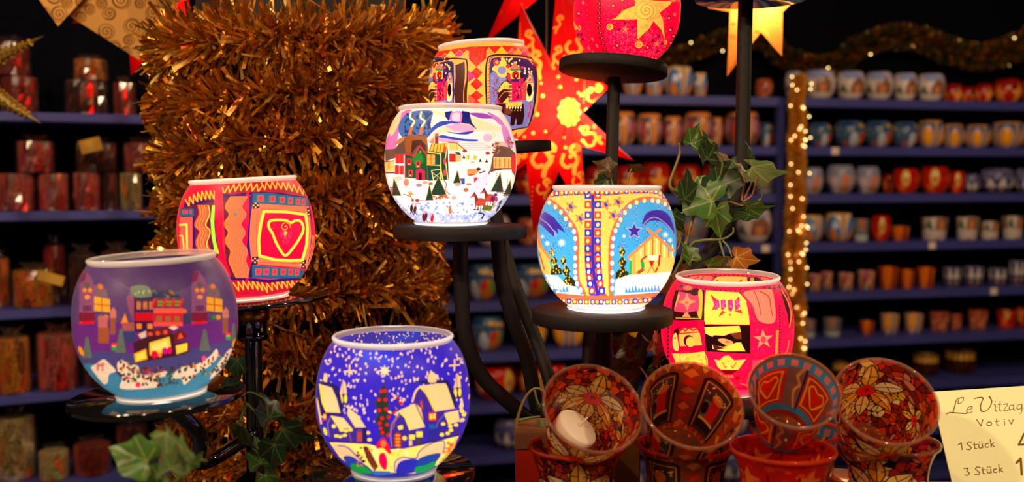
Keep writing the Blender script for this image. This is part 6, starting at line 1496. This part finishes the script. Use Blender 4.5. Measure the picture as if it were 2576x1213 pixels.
row(0, 'right', [(1990, 46, 66, G, 'white'), (2053, 78, 72, G, 'white'), (2130, 72, 70, G, 'white'), (2201, 70, 70, G, 'white'), (2266, 60, 68, G, 'white'), (2330, 68, 68, G, 'white'), (2385, 52, 46, G, 'redstar', .08), (2424, 40, 40, G, 'redstar', .09), (2463, 44, 44, G, 'redstar'), (2522, 66, 58, G, 'redstar'), (2584, 56, 58, G, 'orange')])
row(0, 'left', [(1588, 56, 66, Q, 'arch'), (1640, 50, 66, Q, 'arch', .05), (1700, 76, 74, Q, 'arch'), (1755, 38, 62, Q, 'arch', .08), (1915, 44, 50, G, 'brown', .08)])
row(1, 'right', [(2009, 26, 50, C, 'grey', .06), (2056, 58, 60, G, 'snowman'), (2130, 76, 66, G, 'snowman'), (2202, 68, 66, G, 'snowman'), (2269, 64, 64, G, 'snowman'), (2332, 62, 68, Q, 'sun'), (2389, 52, 60, Q, 'sun', .06), (2450, 58, 58, Q, 'sun'), (2524, 76, 66, Q, 'sun'), (2590, 60, 64, Q, 'sun')])
row(1, 'left', [(1565, 66, 84, G, 'castle'), (1631, 66, 80, G, 'castle'), (1689, 50, 74, G, 'castle', .06), (1752, 74, 84, G, 'castle'), (1797, 36, 74, G, 'castle', .09), (1862, 88, 86, G, 'castle'), (1922, 34, 60, G, 'snowman', .05)])
row(2, 'right', [(2041, 52, 66, G, 'rider'), (2110, 72, 72, G, 'rider'), (2178, 62, 68, G, 'rider'), (2232, 30, 48, G, 'redstar', .12), (2274, 66, 62, G, 'teddy'), (2347, 70, 66, G, 'teddy'), (2402, 40, 54, G, 'teddy', .06), (2440, 36, 48, G, 'night', .05), (2503, 82, 62, G, 'night'), (2578, 60, 62, G, 'night')])
row(2, 'left', [(1330, 70, 66, G, 'redstar'), (1500, 60, 70, G, 'redstar'), (1576, 70, 72, G, 'redstar'), (1645, 80, 78, G, 'redstar'), (1725, 70, 74, G, 'redstar'), (1800, 74, 76, G, 'redstar'), (1920, 60, 66, G, 'grey', .04)])
row(3, 'right', [(2036, 66, 68, Q, 'arch'), (2107, 74, 72, Q, 'arch'), (2165, 40, 56, C, 'grey', .03), (2215, 48, 64, G, 'teddy'), (2263, 46, 36, C, 'orange'), (2349, 64, 56, C, 'white'), (2432, 54, 56, C, 'white'), (2488, 46, 44, C, 'white'), (2546, 50, 56, C, 'white')])
row(3, 'left', [(1240, 90, 80, G, 'white', .06), (1330, 60, 70, G, 'brown', .08), (1740, 80, 70, G, 'grey', .06), (1690, 50, 80, G, 'white', .03), (1895, 92, 86, G, 'white')])
row(4, 'right', [(2050, 38, 42, C, 'castle'), (2082, 30, 42, C, 'castle', .08), (2130, 38, 42, C, 'castle'), (2181, 44, 46, C, 'castle'), (2236, 48, 54, C, 'orange'), (2284, 38, 46, C, 'orange'), (2331, 44, 50, C, 'orange'), (2398, 44, 48, C, 'night'), (2452, 48, 48, C, 'night'), (2513, 46, 42, C, 'night'), (2562, 40, 60, C, 'night')])
row(4, 'left', [(1213, 84, 92, G, 'snowman'), (1332, 112, 88, G, 'snowman')])
row(5, 'right', [(2038, 38, 44, C, 'grey', .03), (2098, 48, 44, C, 'grey', .03), (2186, 36, 32, C, 'orange', .05), (2243, 46, 50, C, 'sun', .03), (2304, 46, 48, C, 'sun', .03), (2369, 48, 46, C, 'brown', .05), (2411, 28, 38, C, 'brown', .08), (2466, 48, 46, C, 'brown', .06), (2538, 46, 42, C, 'teddy', .07), (2584, 40, 46, C, 'redstar', .07)])
row(5, 'left', [(1225, 86, 88, G, 'snowman'), (1338, 86, 88, Q, 'sun'), (1430, 88, 84, Q, 'sun'), (1612, 88, 84, Q, 'sun')])
row(6, 'right', [(2122, 44, 50, J, 'amber', .05), (2178, 44, 50, J, 'amber', .05), (2338, 66, 56, J, 'amber', .06), (2424, 78, 60, J, 'amber', .06)])
row(6, 'left', [(1245, 104, 84, G, 'teddy'), (1318, 44, 76, G, 'redstar', .14), (1385, 90, 84, G, 'teddy')])
row(7, 'left', [(1284, 84, 80, G, 'night'), (1848, 80, 66, G, 'white'), (1640, 80, 70, G, 'grey')])
row(7, 'right', [(2126, 70, 70, G, 'white'), (2010, 70, 70, G, 'grey')])
row(8, 'left', [(1842, 92, 80, G, 'night'), (1590, 90, 80, G, 'night')])
SHELF = ['top', 'second', 'third', 'fourth', 'fifth', 'sixth', 'seventh', 'eighth', 'ninth']
for (si, side), its in rows.items():
    its.sort(key=lambda t: t[0] if side == 'right' else -t[0])
    for i, (x, kind, pr, o) in enumerate(its):
        tag(o, '%s %s, %s %s of the gold tinsel post, %s shelf' % (WORDS[pr], NOUN[kind][1], ORD[i], side, SHELF[si]), NOUN[kind][2], 'small painted glasses on the back shelves')
        del o['_px']
# price tabs on the shelf edges
M_tab = plain('paper_tab', rgb(240, 214, 206), .7)
for px, si, d in ((2096, 1, 'second'), (2345, 3, 'fourth'), (1926, 3, 'fourth'), (2504, 4, 'fifth')):
    q = at_line(px, RA, RB); w = .028; o = link('price_tab', box('price_tab', -w / 2, w / 2, -.0012, .0, -.024, 0.0), None, M_tab)
    o.location = (q.x, q.y, RHS[si] - .003); o.rotation_euler = RU.rotation_euler
    tag(o, 'blank white price tab on the %s back shelf, %s' % (d, {2096: 'under the blue globes', 2345: 'under the white cups', 1926: 'beside the gold post', 2504: 'under the night cups'}[px]), 'price tab')
# gold tinsel post and the garland over the top shelf
qg = at_line(1976, RA, RB) - RN * .062
zz0, zz1 = RHS[6], P(1978, 196, zr(1978)).z
garland('gold_tinsel_post', 'glittering gold tinsel hung upright between the back shelves', [(qg.x + .004 * math.sin(i * .9), qg.y, zz1 + (zz0 - zz1) * i / 60) for i in range(61)], 9000, (.026, .046), (.002, .006), M_tinsel2, 31, cat='tinsel', wire_r=.004,
        glints=[(qg.x + rnd.uniform(-.038, .038), qg.y - rnd.uniform(.02, .036), zz0 + (zz1 - zz0) * rnd.random()) for _ in range(75)])
gp = []
for i in range(81):
    px = 1680 + (2760 - 1680) * i / 80
    q = at_line(px, RA, RB) + RN * .165; yy = 120 + 26 * math.sin(i * .21 + 1) + (24 if 300 < px - 1700 < 480 else 0)
    gp.append((q.x, q.y, P(px, yy, (q - CAM).dot(FWD)).z))
garland('mixed_tinsel_garland', 'dim green, gold and red tinsel garland above the top back shelf', gp, 9000, (.032, .062), (.003, .008), M_tinsel3, 41, wire_r=.004,
        glints=[(lambda q: (q[0], q[1] - .05, q[2] + rnd.uniform(-.05, .05)))(gp[rnd.randrange(len(gp))]) for _ in range(9)])

# ------------------------------------------------------------------ wrapped candles on the left shelves
def cand_mat(name, base, spots, seed):
    b = Board((0, 0, 1, 1), 320, 180, base); g = random.Random(seed)
    for _ in range(26): b.ell(g.uniform(0, 320), g.uniform(0, 180), g.uniform(14, 40), g.uniform(10, 26), tuple(max(0, min(255, c * g.uniform(.75, 1.2))) for c in base), g.uniform(0, 3))
    for _ in range(7):
        x, y, c = g.uniform(10, 310), g.uniform(60, 150), g.choice(spots); r = g.uniform(16, 30)
        b.circ(x, y, r, c); b.circ(x, y, r * .7, tuple(min(255, v * 1.2) for v in c))
    return printed('candle_' + name, b.soft().a, .2, 0, .3, 'REPEAT', 1.4)
CM = {'red': cand_mat('red', (150, 40, 24), [(190, 30, 20), (110, 30, 20)], 1), 'pink': cand_mat('pink', (206, 92, 84), [(190, 20, 24), (150, 20, 30)], 2), 'amber': cand_mat('amber', (206, 130, 36), [(190, 80, 20), (120, 60, 20)], 3),
      'maroon': cand_mat('maroon', (92, 16, 20), [(150, 40, 24), (60, 10, 14)], 4), 'beige': cand_mat('beige', (196, 168, 116), [(206, 110, 50), (150, 120, 70)], 5)}
CW = {'red': 'brick red', 'pink': 'pinkish red', 'amber': 'amber yellow', 'maroon': 'dark maroon', 'beige': 'beige'}
CPROF = [(.0005, 0), (.46, 0), (.49, .03), (.5, .08), (.5, .94), (.485, .98), (.44, 1.0), (.3, .99), (.0005, .975)]
CME = {}
M_wick = plain('wick_cord', rgb(60, 44, 34), .8)
lrows = {}
def candle(px, wpx, y_bot, hpx, si, col, back=.02, stacked=0.0, flat=False):
    if col not in CME: CME[col] = lathe('wax_body', CPROF, 32, 2.0); CME[col].materials.append(CM[col])
    q = at_line(px, LA, LB); dr = Vector((q.x, q.y, 0)).normalized(); zc = (q - CAM).dot(FWD)
    w = wpx * zc / F; q2 = q + dr * (back + w * .5); k = (q2 - CAM).dot(FWD) / zc; w *= k; h = hpx * zc / F * k
    root = empty('wrapped_candle', (q2.x, q2.y, LHS[si] + .0004 + stacked))
    root.rotation_euler = (0, 0, rnd.uniform(0, 6.28))
    a = link('wax_body', CME[col], root); a.scale = (w * .84, w * .84, h)
    if not flat: link('wick', tube('wick', [(0, 0, h * .97), (.001, 0, h * 1.04)], .001, 5, True, 1), root, M_wick)
    c = link('cellophane_wrap', CELLO[rnd.randrange(4, 6) if flat else rnd.randrange(4)], root); c.scale = (w * .9, w * .9, h)
    lrows.setdefault(si, []).append((px, col, root, stacked > 0))
    return h * 1.022
h = candle(60, 96, 285, 90, 0, 'red', flat=True); candle(44, 92, 190, 80, 0, 'red', .02, h)
h = candle(228, 108, 285, 84, 0, 'maroon', flat=True); candle(240, 88, 195, 52, 0, 'amber', .03, h)
candle(322, 58, 285, 80, 0, 'red', .03)
h1 = candle(45, 98, 530, 94, 1, 'pink', flat=True); h2 = candle(139, 80, 530, 92, 1, 'pink', flat=True); h3 = candle(224, 76, 530, 94, 1, 'pink', flat=True); candle(281, 38, 530, 92, 1, 'maroon', flat=True); candle(332, 60, 530, 92, 1, 'beige', flat=True)
candle(96, 96, 440, 78, 1, 'pink', .02, h1); candle(250, 104, 430, 72, 1, 'maroon', .02, h3); candle(355, 80, 430, 72, 1, 'pink', .02, h3)
h1 = candle(82, 112, 775, 94, 2, 'amber', .0); candle(-8, 62, 760, 120, 2, 'amber', .06); candle(206, 72, 770, 130, 2, 'maroon', .0); candle(136, 60, 690, 140, 2, 'red', .12); candle(292, 84, 770, 130, 2, 'red', .0)
candle(22, 92, 990, 142, 3, 'amber', .0); candle(137, 112, 990, 142, 3, 'pink', .0); candle(238, 76, 990, 130, 3, 'maroon', .0); candle(326, 80, 990, 120, 3, 'red', .03)
candle(20, 110, 1213, 160, 4, 'beige', .03); candle(118, 82, 1213, 74, 4, 'beige', -.0); candle(216, 100, 1213, 78, 4, 'red', .0); candle(318, 84, 1213, 100, 4, 'maroon', .05); candle(420, 88, 1213, 90, 4, 'amber', .03)
for si, its in lrows.items():
    its.sort(key=lambda t: -t[0]); low = 0; upr = 0
    for px, col, root, stk in its:
        if stk: i = upr; upr += 1
        else: i = low; low += 1
        tag(root, '%s wrapped candle, %s from the pillar %s the %s left shelf' % (CW[col], ORD[i], 'stacked above' if stk else 'standing on', SHELF[si]), 'candle', 'cellophane wrapped candles on the left shelves')
# loose price tags of the candles
for (x, y, z, w, h, rz, lb) in ((228, 366, 1.93, 52, 34, -.25, 'yellow paper tag leaning on the stacked candles of the second left shelf'), (128, 700, 1.88, 62, 26, .3, 'straw yellow paper tag across the amber candles of the third left shelf')):
    k = z / F; o = link('paper_tag', box('paper_tag', -w * k / 2, w * k / 2, -.0006, .0006, -h * k / 2, h * k / 2), None, plain('yellow_tag', rgb(214, 160, 60), .7)); o.location = P(x, y, z); o.rotation_euler = (.1, rz, .2); tag(o, lb, 'tag')
